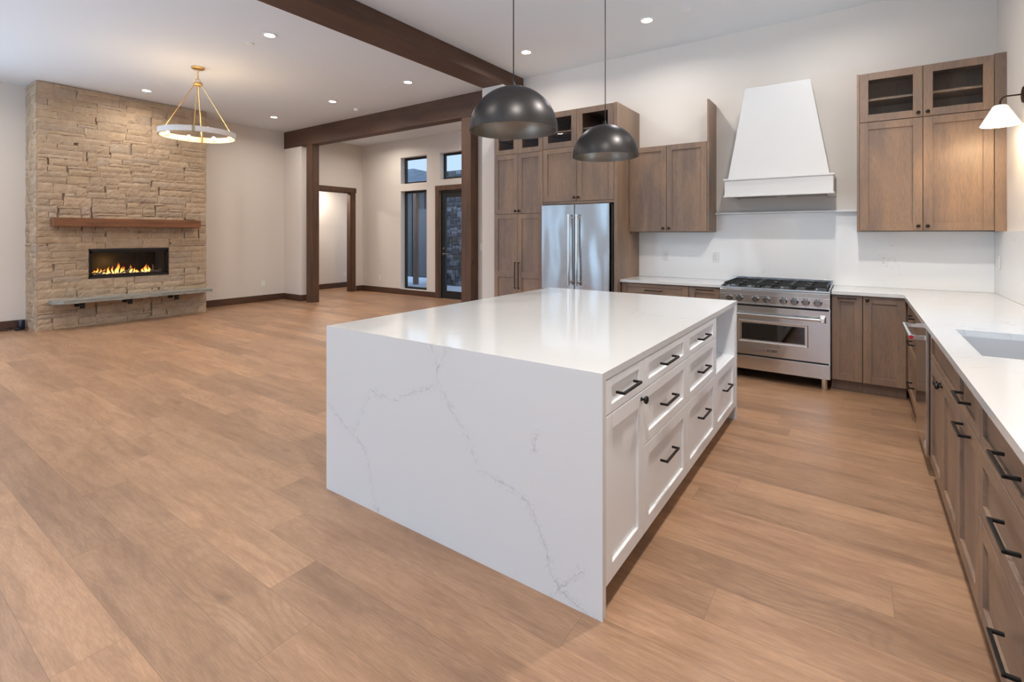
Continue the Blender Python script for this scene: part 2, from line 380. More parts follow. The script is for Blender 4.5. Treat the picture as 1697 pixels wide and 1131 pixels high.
# ------------------------------------------------------------------ geometry helpers
def bm_new(): return bmesh.new()
def box(bm, x0, x1, y0, y1, z0, z1):
    if x0 > x1: x0, x1 = x1, x0
    if y0 > y1: y0, y1 = y1, y0
    if z0 > z1: z0, z1 = z1, z0
    v = [bm.verts.new(p) for p in ((x0, y0, z0), (x1, y0, z0), (x1, y1, z0), (x0, y1, z0), (x0, y0, z1), (x1, y0, z1), (x1, y1, z1), (x0, y1, z1))]
    for f in ((0, 3, 2, 1), (4, 5, 6, 7), (0, 1, 5, 4), (1, 2, 6, 5), (2, 3, 7, 6), (3, 0, 4, 7)):
        bm.faces.new([v[i] for i in f])
    return v
def frame3(axis):
    a = Vector(axis).normalized(); t = Vector((0, 0, 1)) if abs(a.z) < 0.9 else Vector((1, 0, 0))
    u = a.cross(t).normalized(); w = a.cross(u).normalized(); return a, u, w
def lathe(bm, prof, origin, axis=(0, 0, 1), seg=32, caps=True):
    """prof: list of (radius, distance along axis)"""
    a, u, w = frame3(axis); o = Vector(origin); rings = []
    for r, h in prof:
        if r < 1e-6: rings.append([bm.verts.new(o+a*h)])
        else: rings.append([bm.verts.new(o+a*h+(u*math.cos(2*math.pi*i/seg)+w*math.sin(2*math.pi*i/seg))*r) for i in range(seg)])
    for A, B in zip(rings[:-1], rings[1:]):
        for i in range(seg):
            j = (i+1) % seg
            if len(A) == 1 and len(B) == 1: continue
            if len(A) == 1: bm.faces.new((A[0], B[i], B[j]))
            elif len(B) == 1: bm.faces.new((A[i], A[j], B[0]))
            else: bm.faces.new((A[i], A[j], B[j], B[i]))
    if caps:
        for R in (rings[0], rings[-1]):
            if len(R) > 1: bm.faces.new(R)
def cyl(bm, p0, p1, r, seg=20, r2=None):
    p0 = Vector(p0); p1 = Vector(p1); L = (p1-p0).length
    lathe(bm, [(r, 0), (r if r2 is None else r2, L)], p0, p1-p0, seg)
def tube(bm, pts, r, seg=10):
    pts = [Vector(p) for p in pts]; rings = []
    t0 = (pts[1]-pts[0]).normalized(); _, u, w = frame3(t0)
    for i, p in enumerate(pts):
        t = (pts[min(i+1, len(pts)-1)]-pts[max(i-1, 0)]).normalized()
        u = (u-t*u.dot(t)).normalized(); w = t.cross(u)
        rings.append([bm.verts.new(p+(u*math.cos(2*math.pi*k/seg)+w*math.sin(2*math.pi*k/seg))*r) for k in range(seg)])
    for A, B in zip(rings[:-1], rings[1:]):
        for i in range(seg): bm.faces.new((A[i], A[(i+1) % seg], B[(i+1) % seg], B[i]))
    bm.faces.new(rings[0]); bm.faces.new(rings[-1])
def torus(bm, c, R, r, axis=(0, 0, 1), seg=32, rs=8, stretch=1.0):
    a, u, w = frame3(axis); c = Vector(c); rings = []
    for i in range(seg):
        t = 2*math.pi*i/seg; d = u*math.cos(t)+w*math.sin(t)*stretch; dn = (u*math.cos(t)+w*math.sin(t))
        rings.append([bm.verts.new(c+d*R+dn*r*math.cos(2*math.pi*k/rs)+a*r*math.sin(2*math.pi*k/rs)) for k in range(rs)])
    for i in range(seg):
        A, B = rings[i], rings[(i+1) % seg]
        for k in range(rs): bm.faces.new((A[k], A[(k+1) % rs], B[(k+1) % rs], B[k]))
def prism(bm, quadA, quadB):
    a = [bm.verts.new(p) for p in quadA]; b = [bm.verts.new(p) for p in quadB]; n = len(a)
    bm.faces.new(a); bm.faces.new(b)
    for i in range(n): bm.faces.new((a[i], a[(i+1) % n], b[(i+1) % n], b[i]))

def root_of(o):
    while o.parent: o = o.parent
    return o
def link_mesh(name, bm, mat, shift, parent=None, bevel=0.0, smooth=False):
    bmesh.ops.recalc_face_normals(bm, faces=bm.faces)
    bmesh.ops.translate(bm, verts=bm.verts, vec=-Vector(shift))
    me = D.meshes.new(name); bm.to_mesh(me); bm.free()
    if smooth:
        for p in me.polygons: p.use_smooth = True
    o = D.objects.new(name, me); COL.objects.link(o)
    if mat is not None: me.materials.append(M[mat] if isinstance(mat, str) else mat)
    if parent is not None: o.parent = parent
    if bevel > 0:
        b = o.modifiers.new('bevel', 'BEVEL'); b.width = bevel; b.segments = 2; b.limit_method = 'ANGLE'; b.angle_limit = math.radians(40)
    if smooth:
        e = o.modifiers.new('edges', 'EDGE_SPLIT'); e.split_angle = math.radians(35)
    return o
def thing(name, label, cat, loc, group=None):
    o = D.objects.new(name, None); COL.objects.link(o); o.location = loc; o.empty_display_size = 0.1
    o['label'] = label; o['category'] = cat
    if group: o['group'] = group
    return o
def part(name, bm, mat, parent, label=None, bevel=0.0, smooth=False):
    r = root_of(parent)
    o = link_mesh(name, bm, mat, r.location, parent, bevel, smooth)
    if label: o['label'] = label
    return o
def single(name, bm, mat, label, cat, loc, group=None, bevel=0.0, smooth=False):
    o = link_mesh(name, bm, mat, loc, None, bevel, smooth); o.location = loc
    o['label'] = label; o['category'] = cat
    if group: o['group'] = group
    return o
def struct(name, bm, mat, parent=None, bevel=0.0):
    o = link_mesh(name, bm, mat, (0, 0, 0), parent, bevel)
    if parent is None: o['kind'] = 'structure'
    return o

# cabinet faces: s runs along the face, d is the distance out of it
class Face:
    def __init__(s, kind, pos): s.k = kind; s.p = pos
    def pt(f, s, d, z):
        if f.k == 'S': return (s, f.p-d, z)     # looks towards -Y
        if f.k == 'W': return (f.p-d, s, z)     # looks towards -X
        return (f.p+d, s, z)                    # 'E' looks towards +X
    def box(f, bm, s0, s1, z0, z1, d0, d1):
        a = f.pt(s0, d0, z0); b = f.pt(s1, d1, z1); box(bm, a[0], b[0], a[1], b[1], a[2], b[2])
    def dir(f): return Vector(f.pt(0, 1, 0))-Vector(f.pt(0, 0, 0))

def shaker(f, s0, s1, z0, z1, mat, parent, name='door', fw=0.062, label=None, rail=None, glassy=False, hz=None):
    g_ = 0.0021; s0 += g_; s1 -= g_; z0 += g_; z1 -= g_
    hz = hz or fw
    bm = bm_new()
    f.box(bm, s0, s0+fw, z0, z1, 0, 0.021); f.box(bm, s1-fw, s1, z0, z1, 0, 0.021)
    f.box(bm, s0+fw, s1-fw, z0, z0+hz, 0, 0.0208); f.box(bm, s0+fw, s1-fw, z1-hz, z1, 0, 0.0208)
    if rail: f.box(bm, s0+fw, s1-fw, rail[0], rail[1], 0, 0.0208)
    if not glassy: f.box(bm, s0+fw-0.004, s1-fw+0.004, z0+hz-0.004, z1-hz+0.004, 0.002, 0.009)
    o = part(name, bm, mat, parent, label, bevel=0.0018)
    if glassy:
        b2 = bm_new(); f.box(b2, s0+fw-0.003, s1-fw+0.003, z0+hz-0.003, z1-hz+0.003, 0.007, 0.010)
        part('glass_pane', b2, 'cabglass', o)
    return o
def pull(f, s, z, parent, L=0.19, vertical=False, mat='black', off=0.032, t=0.010):
    bm = bm_new(); d0 = 0.021
    h = L/2
    if vertical:
        f.box(bm, s-t/2, s+t/2, z-h, z+h, d0+off-t/2, d0+off+t/2)
        for e in (-1, 1): f.box(bm, s-t/2, s+t/2, z+e*(h-t/2)-t/2, z+e*(h-t/2)+t/2, d0-0.001, d0+off)
    else:
        f.box(bm, s-h, s+h, z-t/2, z+t/2, d0+off-t/2, d0+off+t/2)
        for e in (-1, 1): f.box(bm, s+e*(h-t*0.5)-t/2, s+e*(h-t*0.5)+t/2, z-t/2, z+t/2, d0-0.001, d0+off)
    return part('handle', bm, mat, parent, 'matte black bar handle', bevel=0.0015)
def knob(f, s, z, parent, r=0.0155, mat='bronze', label='small dark round knob'):
    bm = bm_new(); o = f.pt(s, 0.0205, z)
    lathe(bm, [(0.0, 0), (0.0095, 0), (0.0085, 0.003), (0.0055, 0.006), (0.0055, 0.013), (r*0.8, 0.017), (r, 0.022), (r*0.93, 0.028), (r*0.55, 0.0315), (0, 0.0325)], o, f.dir(), 20, caps=False)
    return part('knob', bm, mat, parent, label, smooth=True)
def drawer(f, s0, s1, z0, z1, mat, parent, L=0.19, hs=None, hz=0.058, fw=0.062, hl=True, zc=None):
    o = shaker(f, s0, s1, z0, z1, mat, parent, 'drawer', fw=fw, hz=hz)
    if hl: pull(f, (s0+s1)/2 if hs is None else hs, (z0+z1)/2 if zc is None else zc, o, L)
    return o

# ------------------------------------------------------------------ setting
bm = bm_new(); box(bm, XL-0.2, XR+0.2, YB-0.2, 6.1, -0.12, 0); box(bm, -13.0, -4.2, 6.1, 8.3, -0.12, 0)
box(bm, -13.0, XL-0.2, 6.1, 6.1001, -0.12, 0)
struct('floor', bm, 'floor')
bm = bm_new(); box(bm, XL-0.2, XR+0.2, YB-0.2, 6.3, CZ, CZ+0.15); box(bm, -13.0, -4.2, 6.3, 8.5, CZ, CZ+0.15)
struct('ceiling', bm, 'ceiling')

bm = bm_new(); box(bm, XL, -9.77, 6.1, 6.29, 0, CZ); struct('wall_living_end', bm, 'wall')
bm = bm_new(); box(bm, -4.36, XR+0.2, 6.0, 6.2, 0, CZ); struct('wall_range', bm, 'wall')
bm = bm_new(); box(bm, -4.36, -4.0, 5.5, 6.0, 0, CZ); struct('wall_pantry_end', bm, 'wall')
bm = bm_new(); box(bm, -5.065, -4.36, 6.1, 6.29, 0, CZ); struct('wall_switch', bm, 'wall')
def wall_with_holes(name, axis, p0, p1, s0, s1, holes, mat='wall'):
    """wall slab between p0 and p1 across its thickness; holes = (a, b, z0, z1)"""
    bm = bm_new(); xs = sorted({s0, s1, *[h[0] for h in holes], *[h[1] for h in holes]})
    for a, b in zip(xs[:-1], xs[1:]):
        zz = sorted([(h[2], h[3]) for h in holes if h[0] <= a+1e-6 and h[1] >= b-1e-6]); z = 0.0
        for (c, d) in zz+[(CZ, CZ)]:
            if c > z+1e-4:
                if axis == 'X': box(bm, a, b, p0, p1, z, c)
                else: box(bm, p0, p1, a, b, z, c)
            z = d
    bmesh.ops.remove_doubles(bm, verts=bm.verts, dist=1e-5)
    return struct(name, bm, mat)
wall_with_holes('wall_left', 'Y', XL-0.2, XL, YB-0.2, 6.3, [LEFTW])
wall_with_holes('wall_right', 'Y', XR, XR+0.16, YB-0.2, 6.0, [SINKW])
wall_with_holes('wall_south', 'X', YB-0.2, YB, XL, XR, [(a, b, c, d) for a, b, c, d in SOUTH])
ENT = [(-8.99, -8.13, 0.13, 2.47), (-8.99, -8.13, 2.64, 3.27), (-7.72, -6.76, 0.0, 2.42), (-7.72, -6.76, 2.67, 3.27)]
wall_with_holes('wall_entry_back', 'X', 8.2, 8.42, -10.55, -4.2, ENT)
wall_with_holes('wall_entry_left', 'Y', -10.55, -10.42, 6.29, 8.2, [(6.72, 7.86, 0.0, 2.49)])
bm = bm_new(); box(bm, -4.36, -4.2, 6.42, 8.2, 0, CZ); struct('wall_entry_right', bm, 'wall')
bm = bm_new(); box(bm, -11.62, -11.5, 6.1, 9.6, 0, CZ); box(bm, -11.5, -10.65, 6.15, 6.28, 0, CZ); box(bm, -11.5, -10.55, 8.9, 9.0, 0, CZ); box(bm, -11.6, -10.55, 6.2, 9.0, 2.75, 2.8)
struct('wall_side_room', bm, 'wall')
bm = bm_new(); box(bm, -11.5, -10.45, 8.3, 8.9, -0.12, 0); struct('floor_side_room', bm, 'floor')

# baseboards
def baseb(name, x0, x1, y0, y1, axis, h=0.135):
    bm = bm_new(); box(bm, x0, x1, y0, y1, 0, h); struct(name, bm, 'base_'+axis, bevel=0.004)
BT = 0.018
baseb('baseboard_left_front', XL, XL+BT, 0.4, 1.93, 'y')
baseb('baseboard_left_back', XL, XL+BT, 4.25, 6.1, 'y')
baseb('baseboard_living_end', XL+BT, -9.77, 6.1-BT, 6.1, 'x')
baseb('baseboard_living_return', -9.77, -9.77+BT, 6.1-BT, 6.29, 'y')
baseb('baseboard_entry_left', -10.42, -10.42+BT, 8.0, 8.2, 'y')
baseb('baseboard_entry_back', -10.40, -8.99, 8.2-BT, 8.2, 'x')
baseb('baseboard_entry_mid', -8.99, -7.815, 8.2-BT, 8.2, 'x', 0.125)
baseb('baseboard_side_room', -11.5, -11.5+BT, 6.29, 8.9, 'y')
baseb('baseboard_switch', -5.30, -4.365, 6.291-BT, 6.291, 'x')
baseb('baseboard_south', XL+BT, XR, YB, YB+BT, 'x', 0.075)
# opening trim (side room)
bm = bm_new(); c = 0.10
box(bm, -10.43, -10.398, 7.85, 7.98, 0, 2.60); box(bm, -10.43, -10.398, 6.60, 6.73, 0, 2.60); box(bm, -10.43, -10.395, 6.58, 8.0, 2.48, 2.60)
box(bm, -10.56, -10.42, 7.835, 7.86, 0, 2.49); box(bm, -10.56, -10.42, 6.72, 6.745, 0, 2.49); box(bm, -10.56, -10.42, 6.72, 7.86, 2.465, 2.49)
struct('trim_1', bm, 'beam_z', bevel=0.002)
bm = bm_new(); box(bm, -7.83, -7.72, 8.165, 8.205, 0, 2.53); box(bm, -7.83, -6.66, 8.16, 8.205, 2.42, 2.53); box(bm, -6.76, -6.66, 8.165, 8.205, 0, 2.42)
struct('trim_2', bm, 'beam_z', bevel=0.002)

# windows
def window(name, axis, s0, s1, z0, z1, p, fr=0.05, depth=0.05, mat='blackframe', bars=()):
    bm = bm_new()
    def B(a, b, c, d, q0=p, q1=p+depth):
        if axis == 'X': box(bm, a, b, q0, q1, c, d)
        else: box(bm, q0, q1, a, b, c, d)
    B(s0, s0+fr, z0, z1); B(s1-fr, s1, z0, z1); B(s0+fr, s1-fr, z0, z0+fr); B(s0+fr, s1-fr, z1-fr, z1)
    for s in bars: B(s-0.025, s+0.025, z0+fr, z1-fr)
    o = struct(name, bm, mat, bevel=0.002)
    bm = bm_new(); q = p+depth*0.5
    if axis == 'X': box(bm, s0+fr, s1-fr, q-0.004, q+0.004, z0+fr, z1-fr)
    else: box(bm, q-0.004, q+0.004, s0+fr, s1-fr, z0+fr, z1-fr)
    struct('glass_pane', bm, 'glass', parent=o)
    return o
window('window_1', 'X', ENT[0][0], ENT[0][1], ENT[0][2], ENT[0][3], 8.33)
window('window_2', 'X', ENT[1][0], ENT[1][1], ENT[1][2], ENT[1][3], 8.33)
window('window_3', 'X', ENT[3][0], ENT[3][1], ENT[3][2], ENT[3][3], 8.33)
n = 4
for (a, b, c_, d) in SOUTH:
    window('window_%d' % n, 'X', a, b, c_, d, YB-0.13, bars=((a+b)/2,)); n += 1
window('window_%d' % n, 'Y', SINKW[0], SINKW[1], SINKW[2], SINKW[3], XR+0.07, bars=((SINKW[0]+SINKW[1])/2,))  # unseen window, added to bring in daylight
n += 1; window('window_%d' % n, 'Y', LEFTW[0], LEFTW[1], LEFTW[2], LEFTW[3], XL-0.14, bars=(-1.6,))  # unseen window, added to enlarge the daylight area
# glazed entry door
bm = bm_new(); a, b = -7.715, -6.765; y0 = 8.22; y1 = 8.27
box(bm, a, a+0.045, y0-0.01, y1+0.05, 0, 2.415); box(bm, b-0.045, b, y0-0.01, y1+0.05, 0, 2.415); box(bm, a+0.045, b-0.045, y0-0.01, y1+0.05, 2.375, 2.415)
box(bm, a+0.048, a+0.15, y0, y1, 0.01, 2.37); box(bm, b-0.15, b-0.048, y0, y1, 0.01, 2.37); box(bm, a+0.15, b-0.15, y0, y1, 0.01, 0.17); box(bm, a+0.15, b-0.15, y0, y1, 2.26, 2.37)
dr = struct('door_1', bm, 'blackframe', bevel=0.002)
bm = bm_new(); box(bm, a+0.15, b-0.15, 8.24, 8.25, 0.17, 2.26); struct('glass_pane', bm, 'glass', parent=dr)
bm = bm_new(); cyl(bm, (a+0.10, y0, 1.0), (a+0.10, y0-0.05, 1.0), 0.011); cyl(bm, (a+0.10, y0-0.05, 1.0), (a+0.23, y0-0.05, 1.0), 0.009); cyl(bm, (a+0.10, y0, 1.12), (a+0.10, y0-0.012, 1.12), 0.028); cyl(bm, (a+0.10, y0, 1.0), (a+0.10, y0-0.01, 1.0), 0.028)
struct('door_handle', bm, 'chrome', parent=dr)

# beams and posts
def timber(name, x0, x1, y0, y1, z0, z1, mat, label, cat):
    bm = bm_new(); box(bm, x0, x1, y0, y1, z0, z1)
    return single(name, bm, mat, label, cat, ((x0+x1)/2, (y0+y1)/2, z0), bevel=0.006)
timber('ceiling_beam', -4.355, -3.985, YB+0.05, 5.99, 3.50, 3.70, 'beam_y', 'long dark brown ceiling beam running from above the camera to the range wall', 'beam')
timber('ceiling_beam', -10.44, -4.362, 6.098, 6.288, 3.325, 3.699, 'beam_x', 'deep dark brown beam spanning the entry opening on two timber posts', 'beam')
bpy.data.objects['wall_living_end'].data.transform(Matrix.Identity(4))
timber('timber_post', -9.592, -9.385, 6.10, 6.27, 0, 3.325, 'beam_z', 'dark brown timber post next to the white wall end on the fireplace side', 'post')
timber('timber_post', -5.268, -5.068, 6.10, 6.285, 0, 3.325, 'beam_z', 'knotty brown timber post in front of the glazed door, behind the island', 'post')
# make room for the beam in the wall meshes it sits in
def rebuild_wall(name, boxes):
    o = D.objects[name]; bm = bm_new()
    for b in boxes: box(bm, *b)
    bmesh.ops.recalc_face_normals(bm, faces=bm.faces); bm.to_mesh(o.data); bm.free()
rebuild_wall('wall_living_end', [(XL, -9.77, 6.1, 6.29, 0, 3.324)])
rebuild_wall('wall_switch', [(-5.30, -4.36, 6.291, 6.42, 0, CZ)])
rebuild_wall('wall_pantry_end', [(-4.36, -4.002, 5.5, 6.29, 0, 3.499), (-4.36, -4.355, 5.5, 6.29, 3.499, CZ), (-4.36, -4.20, 6.29, 6.42, 0, CZ)])
rebuild_wall('wall_range', [(-4.0, XR+0.2, 6.0, 6.2, 0, CZ)])

# ------------------------------------------------------------------ fireplace
def stones(bm, lay, plane, s0, s1, z0, z1, holes, us, uz, tones, seed, maxw=9, depth=0.035, wrap0=False, gap=0.0016):
    """irregular split-faced stones packed on a grid; plane(s, z, d) -> point"""
    rnd = random.Random(seed); nx = round((s1-s0)/us); nz = round((z1-z0)/uz)
    occ = [[False]*nx for _ in range(nz)]
    def inhole(i, j):
        sc = s0+(i+0.5)*us; zc = z0+(j+0.5)*uz
        return any(h[0] < sc < h[1] and h[2] < zc < h[3] for h in holes)
    for j in range(nz):
        for i in range(nx):
            if inhole(i, j): occ[j][i] = True
    # joints wander: shared offsets per grid node
    jx = [[rnd.uniform(-0.35, 0.35)*us for _ in range(nx+1)] for _ in range(nz+1)]
    jz = [rnd.uniform(-0.25, 0.25)*uz for _ in range(nz+1)]
    for j in range(nz):
        i = 0
        while i < nx:
            if occ[j][i]: i += 1; continue
            h = rnd.choices((1, 2, 3), (0.22, 0.53, 0.25))[0]; w = rnd.randint(2, maxw)
            if h == 1: w = min(maxw, w+1)
            h = min(h, nz-j)
            k = 0
            while k < w and i+k < nx and not occ[j][i+k]: k += 1
            w = k
            if i+w < nx and nx-(i+w) == 1 and not occ[j][nx-1]: w += 1
            while h > 1 and any(occ[j+hh][i+ww] for hh in range(h) for ww in range(w)): h -= 1
            for hh in range(h):
                for ww in range(w): occ[j+hh][i+ww] = True
            a = s0+i*us; b = s0+(i+w)*us; c = z0+j*uz; d = z0+(j+h)*uz
            edge = lambda t: (t-s0 < 1e-6 or s1-t < 1e-6)
            oa = 0 if (i == 0 or inhole(i-1, j)) else jx[j][i]
            ob = 0 if (i+w == nx or inhole(i+w, j)) else jx[j][i+w]
            a += oa; b += ob
            if j > 0 and not any(inhole(i+q, j-1) for q in range(w)): c += jz[j]
            if j+h < nz and not any(inhole(i+q, j+h) for q in range(w)): d += jz[j+h]
            for hl in holes:      # snap to hole borders
                if b > hl[0]-us*0.9 and b < hl[1] and c < hl[3]-1e-3 and d > hl[2]+1e-3 and a < hl[0]: b = hl[0]
                if a < hl[1]+us*0.9 and a > hl[0] and c < hl[3]-1e-3 and d > hl[2]+1e-3 and b > hl[1]: a = hl[1]
                if b > hl[0]+1e-3 and a < hl[1]-1e-3:
                    if abs(d-hl[2]) < uz*0.9 and c < hl[2]: d = hl[2]
                    if abs(c-hl[3]) < uz*0.9 and d > hl[3]: c = hl[3]
            a += gap*(1 if i else 0); b -= gap*(1 if i+w < nx else 0); c += gap*0.6; d -= gap*0.6
            if b-a < 0.02 or d-c < 0.015: i += w; continue
            tone = rnd.choice(tones); tv = rnd.uniform(0.78, 0.92); col = (tone[0]*tv, tone[1]*tv, tone[2]*tv, 1)
            nu = max(2, int((b-a)/0.032)); nv = max(2, int((d-c)/0.03)); base = depth*rnd.uniform(0.80, 1.0)
            tlt = rnd.uniform(-0.003, 0.003); tlz = rnd.uniform(-0.004, 0.004)
            grid = []
            for q in range(nv+1):
                rowv = []
                for p in range(nu+1):
                    fs = p/nu; fz = q/nv
                    e = min(fs*nu, (1-fs)*nu, fz*nv, (1-fz)*nv)
                    rim = 0.80 if e < 0.5 else 1.0
                    dd = base*rim+tlt*(fs-0.5)*2+tlz*(fz-0.5)*2+(rnd.uniform(-0.003, 0.003) if e >= 0.5 else rnd.uniform(-0.002, 0.002))
                    ws = rnd.uniform(-0.0035, 0.0035) if 0 < p < nu or True else 0
                    wz = rnd.uniform(-0.003, 0.003)
                    if q in (0, nv) and 0 < p < nu: wz *= 1.2
                    s_ = a+(b-a)*fs+ws*(0 if (edge(a+(b-a)*fs)) else 1); z_ = c+(d-c)*fz+wz
                    z_ = min(max(z_, z0), z1-0.001)
                    rowv.append(bm.verts.new(plane(s_, z_, max(0.004, dd))))
                grid.append(rowv)
            fs_ = []
            for q in range(nv):
                for p in range(nu): fs_.append(bm.faces.new((grid[q][p], grid[q][p+1], grid[q+1][p+1], grid[q+1][p])))
            ringv = [grid[0][p] for p in range(nu+1)]+[grid[q][nu] for q in range(1, nv+1)]+[grid[nv][p] for p in range(nu-1, -1, -1)]+[grid[q][0] for q in range(nv-1, 0, -1)]
            prm = [(a+(b-a)*p/nu, c) for p in range(nu+1)]+[(b, c+(d-c)*q/nv) for q in range(1, nv+1)]+[(a+(b-a)*p/nu, d) for p in range(nu-1, -1, -1)]+[(a, c+(d-c)*q/nv) for q in range(nv-1, 0, -1)]
            back = [bm.verts.new(plane(s_, z_, -0.004)) for s_, z_ in prm]
            L = len(ringv)
            for k in range(L): fs_.append(bm.faces.new((ringv[k], ringv[(k+1) % L], back[(k+1) % L], back[k])))
            for fc in fs_:
                for lp in fc.loops: lp[lay] = col
            i += w
TAN = [(0.54, 0.41, 0.285), (0.58, 0.445, 0.315), (0.52, 0.40, 0.285), (0.55, 0.425, 0.305), (0.52, 0.415, 0.315), (0.57, 0.435, 0.30)]
GRY = [(0.07, 0.078, 0.09), (0.12, 0.13, 0.145), (0.17, 0.18, 0.20), (0.09, 0.088, 0.085), (0.22, 0.235, 0.26)]
FX = -9.86; FY0, FY1 = 1.955, 4.235
fp = thing('fireplace', 'floor to ceiling tan split-stone fireplace with a long glass-fronted gas fire', 'fireplace', (-10.1, (FY0+FY1)/2, 0))
FBY0, FBY1, FBZ0, FBZ1 = 2.545, 3.64, 0.735, 1.205
bm = bm_new(); lay = bm.loops.layers.float_color.new('stone_tone')
stones(bm, lay, lambda s, z, d: (FX+d-0.02, s, z), FY0, FY1, 0.0, 3.699, [(FBY0, FBY1, FBZ0, FBZ1)], 0.0570, 0.0467, TAN, 3)
stones(bm, lay, lambda s, z, d: (s, FY0-d+0.012, z), XL+0.002, FX+0.004, 0.0, 3.699, [], 0.0588, 0.0467, TAN, 5, maxw=5)
stones(bm, lay, lambda s, z, d: (s, FY1+d-0.012, z), XL+0.002, FX+0.004, 0.0, 3.699, [], 0.0588, 0.0467, TAN, 6, maxw=5)
part('stone_facing', bm, 'stone', fp)
bm = bm_new()      # core behind the stones, with the firebox hole
for b in ((XL+0.001, FX-0.02, FY0+0.012, FBY0, 0, 3.698), (XL+0.001, FX-0.02, FBY1, FY1-0.012, 0, 3.698), (XL+0.001, FX-0.02, FBY0, FBY1, 0, FBZ0), (XL+0.001, FX-0.02, FBY0, FBY1, FBZ1, 3.698)): box(bm, *b)
part('chimney_core', bm, 'mortar', fp)
bm = bm_new(); x0, x1 = -10.42, FX+0.012      # black firebox liner and frame
box(bm, x0, x0+0.01, FBY0, FBY1, FBZ0, FBZ1)
box(bm, x0, x1, FBY0, FBY0+0.012, FBZ0, FBZ1); box(bm, x0, x1, FBY1-0.012, FBY1, FBZ0, FBZ1); box(bm, x0, x1, FBY0, FBY1, FBZ0, FBZ0+0.03); box(bm, x0, x1, FBY0, FBY1, FBZ1-0.03, FBZ1)
fbx = part('firebox', bm, 'blackframe', fp, 'black metal firebox')
bm = bm_new(); xf0, xf1 = FX-0.02, FX+0.004
box(bm, xf0, xf1, FBY0+0.012, FBY0+0.04, FBZ0+0.03, FBZ1-0.03); box(bm, xf0, xf1, FBY1-0.04, FBY1-0.012, FBZ0+0.03, FBZ1-0.03)
box(bm, xf0, xf1, FBY0+0.012, FBY1-0.012, FBZ0+0.03, FBZ0+0.055); box(bm, xf0, xf1, FBY0+0.012, FBY1-0.012, FBZ1-0.068, FBZ1-0.03)
part('fire_frame', bm, 'black', fbx)
bm = bm_new(); box(bm, FX-0.035, FX-0.030, FBY0+0.03, FBY1-0.03, FBZ0+0.05, FBZ1-0.06); part('glass_pane', bm, 'fireglass', fbx)
bm = bm_new(); rr = random.Random(2)
for k in range(260):
    p = (rr.uniform(-10.30, -9.94), rr.uniform(FBY0+0.05, FBY1-0.05), FBZ0+0.045+rr.uniform(0, 0.012)); r = rr.uniform(0.010, 0.020)
    bmesh.ops.create_icosphere(bm, subdivisions=1, radius=r, matrix=Matrix.Translation(p) @ Matrix.Diagonal((1, rr.uniform(0.8, 1.5), 0.7, 1)))
mm = part('fire_stones', bm, 'firemedia', fbx, 'small grey stones on the burner bed'); mm['kind'] = 'stuff'
for (ya, yb, xa, za, zb) in ((3.02, 3.17, -10.02, 0.80, 0.86), (3.42, 3.58, -9.98, 0.80, 0.81), (3.46, 3.50, -10.08, 0.80, 0.90), (2.62, 2.80, -10.0, 0.80, 0.82)):
    bm = bm_new(); pts = [(xa+0.03*math.sin(t*5), ya+(yb-ya)*t, za+(zb-za)*t+0.012*math.sin(t*9)) for t in [i/8 for i in range(9)]]
    tube(bm, pts, 0.013, 8); part('log', bm, 'log', fbx, 'bleached driftwood log', smooth=True)
rr = random.Random(11)
for (y, h) in ((2.66, 0.08), (2.70, 0.12), (2.74, 0.10), (2.79, 0.09), (2.83, 0.13), (2.87, 0.11), (2.91, 0.14), (2.95, 0.17), (2.98, 0.19), (3.01, 0.12), (3.07, 0.12), (3.16, 0.14), (3.20, 0.09), (3.24, 0.06), (3.32, 0.08), (3.36, 0.13), (3.39, 0.15), (3.42, 0.12)):
    bm = bm_new(); ph = rr.uniform(0, 6); sh = rr.uniform(-0.02, 0.035); w_ = rr.uniform(0.015, 0.023); xx = -10.06+rr.uniform(-0.03, 0.03)
    rings = []
    for q in range(9):
        t = q/8; r = w_*(math.sin(math.pi*min(1, (t*0.75+0.22)))**0.9)*(1-t)**0.35 if q < 8 else 0.0006
        cx = xx+0.006*math.sin(ph+t*6); cy = y+sh*t+0.007*math.sin(ph+t*8)
        rings.append([bm.verts.new((cx+0.6*r*math.cos(2*math.pi*k/8), cy+r*math.sin(2*math.pi*k/8), 0.785+h*t)) for k in range(8)])
    for A, B in zip(rings[:-1], rings[1:]):
        for k in range(8): bm.faces.new((A[k], A[(k+1) % 8], B[(k+1) % 8], B[k]))
    part('flame', bm, 'flame', fbx, 'orange gas flame', smooth=True)
fl = D.lights.new('fire_glow', 'POINT'); fl.energy = 2.0; fl.color = (1, 0.5, 0.15); fl.shadow_soft_size = 0.06
fo = D.objects.new('fire_glow', fl); COL.objects.link(fo); fo.location = (-10.06, 2.98, 0.95)

bm = bm_new(); box(bm, FX+0.022, -9.655, 2.09, 4.075, 1.552, 1.682)
single('mantel_beam', bm, 'mantel', 'reddish brown wooden mantel beam fixed to the stone above the fire', 'mantel', (FX+0.022, 3.08, 1.552), bevel=0.005)
bm = bm_new(); box(bm, -9.74, -9.70, 3.85, 3.99, 1.682, 1.692); box(bm, -9.73, -9.71, 3.87, 3.90, 1.692, 1.694)
single('remote_control', bm, 'black', 'small black remote control lying on the right end of the mantel', 'remote', (-9.72, 3.92, 1.682), bevel=0.003)
